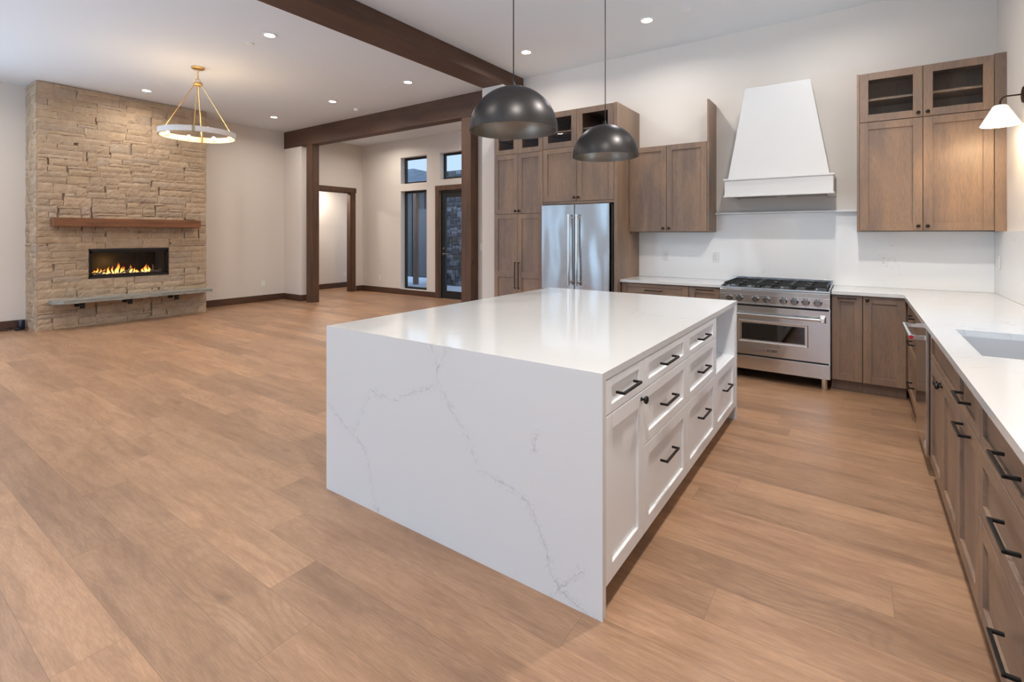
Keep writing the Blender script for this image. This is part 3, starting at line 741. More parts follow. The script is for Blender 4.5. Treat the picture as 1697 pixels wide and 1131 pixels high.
# hearth slab with an uneven split edge
he = thing('hearth_bench', 'floating grey stone hearth slab on black brackets below the fire', 'hearth', (FX, 3.13, 0.36))
bm = bm_new(); rr = random.Random(4); nn = 40; top = []; bot = []; tb = []; bb = []
for i in range(nn+1):
    y = 2.075+(4.215-2.075)*i/nn; e = 0.006*rr.uniform(-1, 1)
    cut = 0.10*max(0, 1-i/1.5)
    xo = -9.535-cut+e
    top.append(bm.verts.new((xo-0.004, y, 0.457))); bot.append(bm.verts.new((xo+0.004*rr.uniform(-1, 1), y, 0.402+0.004*rr.uniform(-1, 1))))
    tb.append(bm.verts.new((FX+0.024, y, 0.457))); bb.append(bm.verts.new((FX+0.024, y, 0.402)))
for i in range(nn):
    bm.faces.new((top[i], top[i+1], tb[i+1], tb[i])); bm.faces.new((bot[i], bot[i+1], top[i+1], top[i])); bm.faces.new((bb[i], bb[i+1], bot[i+1], bot[i])); bm.faces.new((tb[i], tb[i+1], bb[i+1], bb[i]))
bm.faces.new((top[0], bot[0], bb[0], tb[0])); bm.faces.new((top[-1], bot[-1], bb[-1], tb[-1]))
part('slab', bm, 'slab', he)
for y in (2.40, 3.00, 3.66):
    bm = bm_new(); box(bm, FX+0.02, -9.575, y-0.032, y+0.032, 0.385, 0.401); box(bm, FX+0.02, FX+0.05, y-0.032, y+0.032, 0.325, 0.401); box(bm, -9.60, -9.575, y-0.030, y+0.030, 0.315, 0.401)
    part('bracket', bm, 'black', he, 'black steel bracket')

# gadget and cables left of the fireplace
rt = thing('charger_unit', 'small dark blue cylinder gadget with a black adapter on the floor left of the fireplace', 'gadget', (-10.33, 1.86, 0))
bm = bm_new(); lathe(bm, [(0, 0), (0.038, 0), (0.04, 0.01), (0.04, 0.13), (0.034, 0.14), (0, 0.14)], (-10.34, 1.875, 0.001), seg=24, caps=False); part('canister', bm, 'blue', rt, smooth=True)
bm = bm_new(); box(bm, -10.30, -10.20, 1.79, 1.84, 0.001, 0.03); part('adapter', bm, 'rubber', rt, bevel=0.004)
bm = bm_new(); tube(bm, [(-10.42, 1.62, 0.006), (-10.36, 1.66, 0.006), (-10.30, 1.72, 0.006), (-10.34, 1.77, 0.006), (-10.40, 1.72, 0.02), (-10.41, 1.78, 0.04), (-10.37, 1.80, 0.012), (-10.28, 1.80, 0.012)], 0.005, 8)
single('power_cable', bm, 'rubber', 'tangled black cable on the floor against the left baseboard', 'cable', (-10.37, 1.7, 0), smooth=True)
bm = bm_new(); tube(bm, [(-10.25, 1.85, 0.006), (-10.16, 1.89, 0.006), (-10.10, 1.89, 0.012), (-10.02, 1.885, 0.03)], 0.005, 8)
single('power_cable', bm, 'rubber', 'short black lead at the foot of the stone chimney corner', 'cable', (-10.12, 1.88, 0), smooth=True)

# ------------------------------------------------------------------ lamps
def downlight(x, y, label, group, energy=None):
    energy = energy or (LAMP if x < -4.2 else LAMP_K)
    warm = (1.0, 0.90, 0.78) if x < -4.2 else (1.0, 0.95, 0.89)
    t = thing('recessed_light', label, 'ceiling light', (x, y, CZ), group)
    bm = bm_new(); lathe(bm, [(0.056, 0), (0.078, 0), (0.080, 0.003), (0.078, 0.006), (0.058, 0.0065), (0.056, 0)], (x, y, CZ-0.0075), seg=32, caps=False); part('trim_ring', bm, 'white_plastic', t, smooth=True)
    bm = bm_new(); lathe(bm, [(0, 0), (0.056, 0), (0.056, 0.002), (0, 0.002)], (x, y, CZ-0.0045), seg=32, caps=False); part('lens', bm, 'lens', t, 'glowing round lens')
    a = area_light('downlight_beam', (x, y, CZ-0.010), (0, 0, 0), 0.11, 0.11, energy, warm, shape='DISK', spread=math.radians(160))
    return t
GL = 'recessed downlights in the ceiling'
for (x, y, lb) in ((-5.482, 3.031, 'round downlight nearest the long beam, level with the chandelier'),
                   (-9.177, 3.086, 'round downlight above the stone fireplace, left of the chandelier'),
                   (-5.486, 5.143, 'round downlight closest to the corner where the two beams meet'),
                   (-7.331, 5.151, 'middle downlight of the row in front of the entry beam'),
                   (-9.232, 5.189, 'downlight above the bare living wall right of the fireplace'),
                   (-3.378, 5.137, 'kitchen downlight over the tall pantry cabinets, near the beam end'),
                   (-1.83, 5.104, 'kitchen downlight nearest the top of the frame, above the range side')):
    downlight(x, y, lb, GL)
for (x, y) in ((-0.15, 5.1), (-5.48, 0.9), (-7.33, 0.9), (-9.2, 0.9), (-5.48, -1.3), (-7.33, -1.3), (-9.2, -1.3), (-2.6, 0.6), (-0.3, 0.9), (-2.6, -1.9), (-0.3, -1.9), (-0.15, 3.2)):  # unseen lamps added to light the room
    downlight(x, y, 'white recessed downlight added out of view to light the room', 'unseen recessed downlights added for light', {(-0.15, 3.2): 36.0, (-0.3, 0.9): 32.0, (-0.15, 5.1): 6.0}.get((x, y)))
for (x, y) in ((-9.0, 7.3), (-6.2, 7.3)):  # added lamps, hidden by the beam, that light the entry
    downlight(x, y, 'white recessed downlight added in the entry ceiling, unseen behind the beam', 'unseen recessed downlights added in the entry', 16)
t = thing('ceiling_lamp', 'small ceiling lamp inside the side room beyond the cased opening', 'ceiling light', (-11.0, 7.5, 2.75))
bm = bm_new(); lathe(bm, [(0, 0), (0.07, 0), (0.08, 0.02), (0.08, 0.049), (0, 0.049)], (-11.0, 7.5, 2.70), seg=24, caps=False); part('diffuser', bm, 'lens', t)
area_light('side_room_beam', (-11.0, 7.5, 2.69), (0, 0, 0), 0.12, 0.12, 16, (1.0, 0.90, 0.80), shape='DISK')
for (x, y, lb) in ((-5.917, 3.03, 'flat white sprinkler cover beside the upper left downlight'), (-8.673, 5.177, 'flat white sprinkler cover beside the farthest downlight of the living ceiling'),
                   (-5.947, 5.151, 'flat white sprinkler cover between two downlights in front of the entry beam'), (-8.576, 3.053, 'flat white sprinkler cover between fireplace downlight and chandelier'),
                   (-1.422, 5.098, 'flat white sprinkler cover at the top edge above the range hood')):
    bm = bm_new(); lathe(bm, [(0, 0), (0.036, 0), (0.040, 0.003), (0.040, 0.007), (0, 0.007)], (x, y, CZ-0.0075), seg=28, caps=False)
    single('sprinkler_cover', bm, 'white_plastic', lb, 'sprinkler cover', (x, y, CZ-0.0075), 'sprinkler covers on the ceiling', smooth=True)
t = thing('smoke_detector', 'white round smoke detector on the ceiling in front of the entry beam', 'smoke detector', (-7.42, 5.72, CZ))
bm = bm_new(); lathe(bm, [(0, 0), (0.030, 0), (0.045, 0.008), (0.052, 0.02), (0.052, 0.036), (0, 0.036)], (-7.42, 5.72, CZ-0.038), seg=28, caps=False); part('housing', bm, 'white_plastic', t, smooth=True)
bm = bm_new(); lathe(bm, [(0, 0), (0.058, 0), (0.058, 0.004), (0, 0.004)], (-7.42, 5.72, CZ-0.0045), seg=28, caps=False); part('base_ring', bm, 'white_plastic', t)

# island pendants
def pendant(x, y, rim, label):
    R = 0.252; t = thing('pendant_light', label, 'pendant light', (x, y, CZ), 'dome pendants above the island')
    bm = bm_new(); pr = [(R*math.cos(a), R*1.0*math.sin(a)) for a in [math.pi/2*i/20 for i in range(21)]]
    pr[-1] = (0.012, R)
    lathe(bm, [(R-0.003, 0)]+pr, (x, y, rim), seg=64, caps=False); sh = part('lamp_shade', bm, 'dome', t, smooth=True)
    bm = bm_new(); ri = R-0.006; pr = [(ri*math.cos(a), ri*math.sin(a)) for a in [math.pi/2*i/20 for i in range(21)]]; pr[-1] = (0.0, ri)
    lathe(bm, [(R-0.003, 0)]+pr, (x, y, rim), seg=64, caps=False); part('shade_lining', bm, 'dome_in', sh, 'satin inner lining', smooth=True)
    bm = bm_new(); lathe(bm, [(0, 0), (0.020, 0), (0.020, 0.07), (0, 0.07)], (x, y, rim+R-0.09), seg=20, caps=False); part('socket', bm, 'black', t, smooth=True)
    bm = bm_new(); lathe(bm, [(0.016, 0), (0.014, 0.012), (0.006, 0.030), (0.004, 0.036)], (x, y, rim+R-0.004), seg=20); part('cap', bm, 'black', t, smooth=True)
    bm = bm_new(); cyl(bm, (x, y, rim+R+0.02), (x, y, CZ-0.02), 0.0035, 10); part('cord', bm, 'black', t, smooth=True)
    bm = bm_new(); lathe(bm, [(0, 0), (0.058, 0), (0.062, 0.004), (0.062, 0.022), (0, 0.022)], (x, y, CZ-0.0225), seg=32, caps=False); part('canopy', bm, 'black', t, smooth=True)
pendant(-1.61, 2.317, 2.018, 'large dark metal dome pendant over the near half of the island')
pendant(-1.61, 3.566, 2.030, 'dark metal dome pendant over the far half of the island')

# chandelier
def chandelier(x, y):
    t = thing('chandelier', 'brass ring chandelier with glowing warm bulbs hanging before the fireplace', 'chandelier', (x, y, CZ))
    R = 0.455; zb, zt = 2.755, 2.825
    bm = bm_new(); lathe(bm, [(0, 0), (0.072, 0), (0.080, 0.008), (0.080, 0.022), (0, 0.022)], (x, y, CZ-0.0225), seg=32, caps=False); part('canopy', bm, 'brass', t, smooth=True)
    bm = bm_new(); z = 3.672; k = 0
    while z > 3.545: torus(bm, (x, y, z), 0.010, 0.0028, ((1, 0, 0) if k % 2 else (0, 1, 0)), 14, 6, 1.6); z -= 0.024; k += 1
    torus(bm, (x, y, 3.520), 0.026, 0.004, (1, 0, 0), 24, 8); part('chain', bm, 'brass', t, smooth=True)
    bm = bm_new(); lathe(bm, [(0, 0), (0.050, 0), (0.055, 0.006), (0.055, 0.034), (0.045, 0.042), (0, 0.042)], (x, y, 3.452), seg=32, caps=False); part('hub', bm, 'brass', t, smooth=True)
    bm = bm_new(); seg = 96
    lathe(bm, [(R, zb), (R, zt), (R-0.016, zt), (R-0.016, zb), (R, zb)], (x, y, 0), seg=seg, caps=False); part('ring', bm, 'ringplaster', t, 'pale grey textured ring band', smooth=True)
    bm = bm_new(); lathe(bm, [(R-0.0165, zb-0.003), (R-0.0165, zt-0.002), (R-0.019, zt-0.002), (R-0.019, zb-0.003), (R-0.0165, zb-0.003)], (x, y, 0), seg=seg, caps=False); part('ring_lining', bm, 'lining', t, 'pale gold inner face of the ring', smooth=True)
    for k in range(4):
        a = math.radians(-29+90*k); c, s = math.cos(a), math.sin(a)
        bm = bm_new(); tube(bm, [(x+0.045*c, y+0.045*s, 3.456), (x+(R-0.024)*c, y+(R-0.024)*s, zb+0.01)], 0.0055, 10); part('rod', bm, 'brass', t, smooth=True)
        bm = bm_new()
        for rr_ in (R+0.002,):
            pts = []
            for z_ in (zb-0.004, zt+0.004):
                for q in (-1, 1):
                    aa = a+q*0.035; pts.append((x+(R+0.003)*math.cos(aa), y+(R+0.003)*math.sin(aa), z_))
            inn = []
            for z_ in (zb-0.004, zt+0.004):
                for q in (-1, 1):
                    aa = a+q*0.035; inn.append((x+(R-0.022)*math.cos(aa), y+(R-0.022)*math.sin(aa), z_))
            prism(bm, [pts[0], pts[1], pts[3], pts[2]], [inn[0], inn[1], inn[3], inn[2]])
        part('clamp', bm, 'darkbrass', t, 'aged brass clamp')
    for k in range(8):
        a = math.radians(-29+22.5+45*k); c, s = math.cos(a), math.sin(a)
        bm = bm_new(); px_, py_ = x+(R-0.06)*c, y+(R-0.06)*s
        tube(bm, [(x+(R-0.019)*c, y+(R-0.019)*s, zb+0.02), (px_, py_, zb+0.02)], 0.006, 8); cyl(bm, (px_, py_, zb+0.005), (px_, py_, zb+0.035), 0.015, 16)
        so = part('bulb_holder', bm, 'brass', t, smooth=True)
        bm = bm_new(); lathe(bm, [(0, 0), (0.014, 0.002), (0.022, 0.020), (0.020, 0.036), (0.009, 0.046), (0, 0.048)], (px_, py_, zb+0.034), seg=16, caps=False); part('bulb', bm, 'bulb', so, 'glowing bulb', smooth=True)
        l = D.lights.new('chandelier_bulb_light', 'POINT'); l.energy = 9.0; l.color = (1.0, 0.70, 0.42); l.shadow_soft_size = 0.024
        o = D.objects.new('chandelier_bulb_light', l); COL.objects.link(o); o.location = (px_, py_, zb+0.060)
chandelier(-7.348, 3.063)

# sconce
def sconce():
    y = 5.09; t = thing('wall_sconce', 'lit cone-shaped white glass wall sconce on a thin dark arm', 'wall lamp', (XR, y, 2.45))
    bm = bm_new(); lathe(bm, [(0, 0), (0.056, 0), (0.060, 0.004), (0.058, 0.016), (0, 0.018)], (XR, y, 2.450), (-1, 0, 0), 32, caps=False); part('back_plate', bm, 'bronze', t, smooth=True)
    bm = bm_new(); pts = [(XR-0.01, y, 2.452), (0.905, y, 2.452)]
    for i in range(1, 9):
        a = math.pi/2*i/8; pts.append((0.905-0.040*math.sin(a), y, 2.412+0.040*math.cos(a)))
    pts.append((0.865, y, 2.385)); tube(bm, pts, 0.0058, 12); part('arm', bm, 'bronze', t, smooth=True)
    bm = bm_new(); lathe(bm, [(0, 0), (0.020, 0), (0.036, -0.006), (0.038, -0.010), (0.0, -0.010)], (0.865, y, 2.392), seg=28, caps=False); part('fitter', bm, 'bronze', t, smooth=True)
    bm = bm_new(); lathe(bm, [(0.034, 2.388), (0.043, 2.380), (0.114, 2.242), (0.110, 2.240), (0.039, 2.376), (0.032, 2.384), (0.034, 2.388)], (0.865, y, 0), seg=48, caps=False); part('lamp_shade', bm, 'shade', t, 'white opal glass cone', smooth=True)
    bm = bm_new(); lathe(bm, [(0, 2.262), (0.018, 2.268), (0.026, 2.290), (0.022, 2.312), (0.012, 2.330), (0.012, 2.375), (0, 2.375)], (0.865, y, 0), seg=20, caps=False); part('bulb', bm, 'lens', t, 'glowing bulb', smooth=True)
    l = D.lights.new('sconce_light', 'POINT'); l.energy = 9.0; l.color = (1.0, 0.72, 0.42); l.shadow_soft_size = 0.035
    o = D.objects.new('sconce_light', l); COL.objects.link(o); o.location = (0.865, y, 2.235)
sconce()

# ------------------------------------------------------------------ island
IX0, IX1, IY0, IY1, CT = -2.45, -0.77, 1.682, 4.15, 0.915
isl = thing('island_countertop', 'white veined quartz waterfall countertop of the kitchen island', 'countertop', ((IX0+IX1)/2, (IY0+IY1)/2, 0))
bm = bm_new(); box(bm, IX0, IX1, IY0+0.03, IY1, CT-0.03, CT); part('top_slab', bm, 'quartz', isl)
bm = bm_new(); box(bm, IX0, IX1, IY0, IY0+0.03, 0, CT)
part('waterfall_panel', bm, 'quartz_panel', isl, 'near end panel with long grey veins')
bm = bm_new(); box(bm, IX0, IX1, IY1-0.03, IY1, 0, CT-0.0305); part('waterfall_panel', bm, 'quartz', isl, 'far end panel', bevel=0.0006)
FI = Face('E', IX1-0.023)
TOE = 0.105; CB = CT-0.031
ZA, ZB_ = 0.745, 0.497
def island_unit(s0, s1, label, niche=False):
    t = thing('island_cabinet', label, 'cabinet', (-1.4, (s0+s1)/2, 0), 'white cabinets of the island')
    bm = bm_new(); e = 0.0008; xb = -2.10
    if not niche:
        box(bm, xb, FI.p, s0+e, s1-e, TOE, CB)
    else:
        box(bm, xb, FI.p, s0+e, s1-e, TOE, 0.505); box(bm, xb, FI.p+0.02, s0+e, s0+0.02, 0.505, CB); box(bm, xb, FI.p+0.02, s1-0.045, s1-e, 0.505, CB)
        box(bm, xb, -1.35, s0+0.02, s1-0.045, 0.505, CB); box(bm, -1.35, FI.p, s0+0.02, s1-0.045, CB-0.02, CB)
        box(bm, FI.p, FI.p+0.02, s1-0.045, s1-e, TOE, 0.505)
    box(bm, xb, -0.86, s0+e, s1-e, 0, TOE)
    part('body', bm, 'cab_white', t)
    return t
y0, y1, y2, y3, y4 = IY0+0.031, 2.115, 2.785, 3.455, IY1-0.031
t = island_unit(y0, y1, 'white island cabinet with one small drawer over a tall door, at the near corner')
drawer(FI, y0, y1, ZA, CB-0.002, 'cab_white', t, hz=0.032, fw=0.055, hs=(y0+y1)/2-0.01)
d = shaker(FI, y0, y1, TOE, ZA, 'cab_white', t); knob(FI, y1-0.032, ZA-0.032, d, 0.0175, 'black', 'black mushroom knob')
for (a, b, lb) in ((y1, y2, 'white island bank of three drawers next to the small drawer and door unit'), (y2, y3, 'white island bank of three drawers next to the open niche')):
    t = island_unit(a, b, lb); c = (a+b)/2-0.02
    drawer(FI, a, b, ZA, CB-0.002, 'cab_white', t, hs=c, hz=0.032); drawer(FI, a, b, ZB_, ZA, 'cab_white', t, hs=c, hz=0.045); drawer(FI, a, b, TOE, ZB_, 'cab_white', t, hs=c, zc=0.352)
t = island_unit(y3, y4, 'white island cabinet with an open microwave niche above one deep drawer', True)
drawer(FI, y3, y4-0.045, TOE, 0.505, 'cab_white', t, hs=(y3+y4)/2-0.04, zc=0.345)
bm = bm_new(); box(bm, -2.125, -2.102, y0, y4, 0, CB); single('island_back_panel', bm, 'cab_white', 'plain white panel closing the seating side of the island', 'panel', (-2.11, (y0+y4)/2, 0))

# ------------------------------------------------------------------ range wall, tall cabinets
FW = Face('S', 5.32)      # tall run carcass front; doors add 0.021
def hollow(bm, x0, x1, y0, y1, z0, z1, t=0.018, shelf=None, mid=None):
    box(bm, x0, x0+t, y0, y1, z0, z1); box(bm, x1-t, x1, y0, y1, z0, z1); box(bm, x0+t, x1-t, y0, y1, z0, z0+t); box(bm, x0+t, x1-t, y0, y1, z1-t, z1); box(bm, x0+t, x1-t, y1-0.01, y1, z0+t, z1-t)
    if shelf: box(bm, x0+t, x1-t, y0+0.03, y1-0.01, shelf-0.010, shelf+0.010)
    if mid: box(bm, mid-t/2, mid+t/2, y0, y1-0.01, z0+t, z1-t)
GA, GB = 2.478, 2.94     # glass cabinet rows
t = thing('pantry_cabinet', 'tall brown pantry cabinet left of the fridge, with long bar pulls', 'cabinet', (-3.62, 5.66, 0))
x0, x1, xm = -3.998, -3.236, -3.617
bm = bm_new(); box(bm, x0, x1, 5.32, 5.998, 0.10, GA-0.001); box(bm, x0, x1, 5.39, 5.998, 0, 0.10); hollow(bm, x0, x1, 5.32, 5.998, GA, GB, shelf=2.69, mid=xm); part('body', bm, 'cab_v', t)
for (a, b, e) in ((x0, xm, 1), (xm, x1, -1)):
    d = shaker(FW, a, b, 0.105, 1.697, 'cab_v', t, rail=(0.87, 0.945)); pull(FW, xm-e*0.028, 0.90, d, 0.34, True, 'bronze')
    d = shaker(FW, a, b, 1.697, GA, 'cab_v', t); knob(FW, xm-e*0.028, 1.735, d)
    shaker(FW, a, b, GA, GB, 'cab_v', t, glassy=True, fw=0.064, label='glass-fronted upper door')
t = thing('fridge_cabinet', 'brown cabinet built above the refrigerator with two doors and two glass doors', 'cabinet', (-2.74, 5.66, 1.8))
x0, x1, xm = -3.235, -2.288, -2.762
bm = bm_new(); box(bm, x0, x1, 5.32, 5.998, 1.80, GA-0.001); box(bm, x0, x1, 5.30, 5.32, 1.800, 1.828); hollow(bm, x0, x1, 5.32, 5.998, GA, GB, shelf=2.70, mid=xm); part('body', bm, 'cab_x', t)
for (a, b, e) in ((x0, xm, 1), (xm, x1, -1)):
    d = shaker(FW, a, b, 1.83, GA+0.012, 'cab_v', t); knob(FW, xm-e*0.028, 1.875, d)
    shaker(FW, a, b, GA+0.012, GB, 'cab_v', t, glassy=True, fw=0.070, label='glass-fronted upper door')
bm = bm_new(); box(bm, -2.286, -2.244, 5.298, 5.998, 0, GB+0.002); single('tall_side_panel', bm, 'cab_v', 'tall brown end panel on the right side of the refrigerator', 'panel', (-2.265, 5.65, 0), bevel=0.002)

# refrigerator
t = thing('refrigerator', 'stainless steel french-door refrigerator with long tube handles', 'refrigerator', (-2.75, 5.6, 0))
bm = bm_new(); box(bm, -3.225, -2.315, 5.32, 5.98, 0.02, 1.785); part('body', bm, 'socket', t)
FF = Face('S', 5.318)
for (a, b) in ((-3.222, -2.766), (-2.760, -2.318)):
    bm = bm_new(); FF.box(bm, a, b, 0.76, 1.792, 0, 0.075); part('door', bm, 'steel_z', t, bevel=0.006)
bm = bm_new(); FF.box(bm, -3.222, -2.318, 0.08, 0.752, 0, 0.075); fd = part('freezer_drawer', bm, 'steel_z', t, bevel=0.006)
def bar_handle(p0, p1, stand, r, parent, ends=0.035, mat='chrome'):
    p0 = Vector(p0); p1 = Vector(p1); d = (p1-p0).normalized(); bm = bm_new(); cyl(bm, p0, p1, r, 20)
    for e, q in ((1, p0), (-1, p1)):
        c = q+d*e*ends; cyl(bm, c, c+Vector(stand), r*0.8, 14); cyl(bm, c+Vector(stand)*0.75, c+Vector(stand), r*1.5, 14); cyl(bm, q-d*e*0.004, q+d*e*0.012, r*1.25, 20)
    return part('handle', bm, mat, parent, 'polished steel tube handle', smooth=True)
bar_handle((-2.815, 5.190, 0.83), (-2.815, 5.190, 1.665), (0, 0.055, 0), 0.0145, t)
bar_handle((-2.710, 5.190, 0.83), (-2.710, 5.190, 1.665), (0, 0.055, 0), 0.0145, t)
bar_handle((-3.14, 5.190, 0.68), (-2.40, 5.190, 0.68), (0, 0.055, 0), 0.0145, fd)

# wall cabinet left of the hood
FU = Face('S', 5.672)
t = thing('wall_cabinet', 'brown two-door wall cabinet between fridge and hood, with no glass doors', 'cabinet', (-1.79, 5.83, 1.46), 'brown wall cabinets beside the hood')
x0, x1, xm = -2.242, -1.352, -1.797
bm = bm_new(); box(bm, x0, x1, 5.672, 5.978, 1.462, 2.455); part('body', bm, 'cab_v', t)
for (a, b, e) in ((x0, xm, 1), (xm, x1, -1)):
    d = shaker(FU, a, b, 1.462, 2.455, 'cab_v', t); knob(FU, xm-e*0.032, 1.502, d)
bm = bm_new(); box(bm, -1.351, -1.332, 5.650, 5.998, 1.459, 2.912); single('tall_side_panel', bm, 'cab_v', 'narrow brown panel rising above the wall cabinet left of the hood', 'panel', (-1.341, 5.82, 1.459), bevel=0.0015)

# wall cabinet in the right corner
t = thing('wall_cabinet', 'brown corner wall cabinet with glass doors on top, right of the hood', 'cabinet', (0.5, 5.83, 1.46), 'brown wall cabinets beside the hood')
x0, x1, xm = 0.010, 0.926, 0.468
bm = bm_new(); box(bm, -0.009, 0.010, 5.652, 5.998, 1.458, 2.927); part('side_panel', bm, 'cab_v', t)
bm = bm_new(); box(bm, x0+0.0005, x1, 5.672, 5.978, 1.462, 2.466); hollow(bm, x0+0.0005, x1, 5.672, 5.998, 2.467, 2.925, shelf=2.685, mid=xm); part('body', bm, 'cab_v', t)
bm = bm_new(); box(bm, x1+0.002, 0.999, 5.651, 5.672, 1.456, 2.930); part('filler', bm, 'cab_v', t)
for (a, b, e) in ((x0, xm, 1), (xm, x1, -1)):
    d = shaker(FU, a, b, 1.462, 2.468, 'cab_v', t, fw=0.066); knob(FU, xm-e*0.032, 1.505, d)
    d = shaker(FU, a, b, 2.470, 2.925, 'cab_v', t, glassy=True, fw=0.066, label='glass-fronted upper door'); knob(FU, xm-e*0.032, 2.508, d)

# hood
t = thing('range_hood', 'white tapered plaster range hood above the stainless range', 'range hood', (-0.66, 5.75, 1.82))
hx0, hx1 = -1.135, -0.190
bm = bm_new(); z0_, z1_ = 2.003, 2.925
prism(bm, [(hx0+0.030, 5.485, z0_), (hx1-0.030, 5.485, z0_), (hx1-0.030, 5.998, z0_), (hx0+0.030, 5.998, z0_)], [(-0.948, 5.535, z1_), (-0.376, 5.535, z1_), (-0.376, 5.998, z1_), (-0.948, 5.998, z1_)])
part('chimney', bm, 'hood_white', t, bevel=0.003)
bm = bm_new()
for b in ((hx0, hx1, 5.470, 5.490, 1.83, 1.985), (hx0, hx0+0.02, 5.490, 5.998, 1.83, 1.985), (hx1-0.02, hx1, 5.490, 5.998, 1.83, 1.985), (hx0+0.02, hx1-0.02, 5.490, 5.998, 1.965, 1.985)): box(bm, *b)
part('apron', bm, 'hood_white', t, bevel=0.001)
bm = bm_new()
box(bm, hx0-0.010, hx1+0.010, 5.458, 5.998, 1.985, 2.003)
for b in ((hx0-0.010, hx1+0.010, 5.458, 5.492, 1.813, 1.830), (hx0-0.010, hx0+0.055, 5.492, 5.998, 1.813, 1.830), (hx1-0.055, hx1+0.010, 5.492, 5.998, 1.813, 1.830)): box(bm, *b)
part('moulding', bm, 'hood_white', t, bevel=0.002)
bm = bm_new(); box(bm, hx0+0.055, hx1-0.055, 5.495, 5.95, 1.838, 1.850)
for i in range(34):
    x = hx0+0.085+i*0.0235
    if not 15 <= i <= 18: box(bm, x, x+0.012, 5.495, 5.94, 1.820, 1.838)
part('baffle_filter', bm, 'steel_x', t, 'steel baffle filters')

# splash, ledge, counters
bm = bm_new(); box(bm, -2.243, 0.98, 5.980, 5.999, CT+0.001, 1.457); box(bm, -1.331, -0.010, 5.980, 5.999, 1.457, 1.655)
single('backsplash_slab', bm, 'quartz_soft', 'white veined quartz backsplash slab behind the range', 'backsplash', (-0.63, 5.99, CT+0.001))
bm = bm_new(); box(bm, 0.981, 0.999, 1.41, 5.999, CT+0.001, 1.149); box(bm, 0.981, 0.999, SINKW[1], 5.979, 1.149, 1.455); box(bm, 0.981, 0.999, 1.41, SINKW[0], 1.149, 1.455)
single('backsplash_slab', bm, 'quartz_soft', 'white quartz backsplash slab on the right side wall beside the sink', 'backsplash', (0.99, 3.7, CT+0.001))
bm = bm_new(); box(bm, -1.330, -0.011, 5.925, 5.998, 1.656, 1.675)
single('splash_ledge', bm, 'quartz_soft', 'thin white stone ledge capping the backsplash under the hood', 'shelf', (-0.67, 5.96, 1.656), bevel=0.001)
bm = bm_new(); box(bm, -2.243, -1.146, 5.370, 5.979, CT-0.03, CT)
single('countertop', bm, 'quartz', 'short white quartz countertop between the refrigerator and the range', 'countertop', (-1.69, 5.67, CT-0.03), 'white perimeter countertops', bevel=0.001)
# L-shaped counter with the sink cut-out
SX0, SX1, SY0, SY1 = 0.430, 0.875, 2.855, 3.577
bm = bm_new(); za, zb = CT-0.03, CT
for b in ((-0.199, 0.3195, 5.370, 5.979), (0.3195, 0.980, SY1, 5.979), (0.3195, SX0, SY0, SY1), (SX1, 0.980, SY0, SY1), (0.3195, 0.980, 1.41, SY0)): box(bm, b[0], b[1], b[2], b[3], za, zb)
bmesh.ops.remove_doubles(bm, verts=bm.verts, dist=1e-5)
# drop interior faces shared by two boxes
seen = {}
for f in bm.faces:
    k = tuple(sorted(v.index for v in f.verts)); 
bm.verts.index_update()
for f in list(bm.faces): seen.setdefault(tuple(sorted(v.index for v in f.verts)), []).append(f)
bmesh.ops.delete(bm, geom=[f for L in seen.values() if len(L) > 1 for f in L], context='FACES_ONLY')
single('countertop', bm, 'quartz', 'long L-shaped white quartz countertop with the sink cut into it', 'countertop', (0.6, 3.7, za), 'white perimeter countertops')
t = thing('kitchen_sink', 'grey undermount sink set into the right-hand countertop', 'sink', (0.65, 3.2, 0.66))
bm = bm_new(); a, b, c, d = SX0-0.008, SX1+0.008, SY0-0.008, SY1+0.008; zt_ = CT-0.0305; zf = 0.68
box(bm, a, a+0.012, c, d, zf, zt_); box(bm, b-0.012, b, c, d, zf, zt_); box(bm, a+0.012, b-0.012, c, c+0.012, zf, zt_); box(bm, a+0.012, b-0.012, d-0.012, d, zf, zt_); box(bm, a, b, c, d, zf-0.015, zf)
part('basin', bm, 'sink', t, bevel=0.002)
bm = bm_new(); lathe(bm, [(0, 0), (0.045, 0), (0.048, 0.003), (0.030, 0.004), (0, 0.002)], (0.66, 3.2, zf), seg=28, caps=False); part('drain', bm, 'chrome', t, smooth=True)

# base cabinets on the range wall
FB = Face('S', 5.418)
def base_s(x0, x1, label, loc=None):
    t = thing('base_cabinet', label, 'cabinet', ((x0+x1)/2, 5.7, 0), 'brown base cabinets on the range wall')
    bm = bm_new(); box(bm, x0+0.0008, x1-0.0008, 5.418, 5.978, TOE, CB); box(bm, x0+0.0008, x1-0.0008, 5.475, 5.978, 0, TOE); part('body', bm, 'cab_v', t); return t
t = base_s(-2.243, -1.480, 'wide brown drawer base cabinet beside the refrigerator')
drawer(FB, -2.235, -1.480, 0.735, CB-0.006, 'cab_x', t, hz=0.035); drawer(FB, -2.235, -1.480, 0.42, 0.735, 'cab_x', t); drawer(FB, -2.235, -1.480, TOE, 0.42, 'cab_x', t)
t = base_s(-1.479, -1.146, 'narrow brown base cabinet directly left of the range')
d = shaker(FB, -1.478, -1.148, TOE, CB-0.006, 'cab_v', t); pull(FB, -1.313, 0.850, d, 0.17, False, 'bronze')
t = base_s(-0.199, 0.033, 'narrow brown pull-out base cabinet directly right of the range')
d = shaker(FB, -0.197, 0.033, TOE, CB-0.002, 'cab_v', t, fw=0.060); pull(FB, -0.082, 0.853, d, 0.14, False, 'bronze')
t = base_s(0.034, 0.345, 'brown corner base cabinet with one knob, under the end of the counter')
d = shaker(FB, 0.035, 0.338, TOE, CB-0.002, 'cab_v', t, fw=0.062); knob(FB, 0.066, 0.848, d)

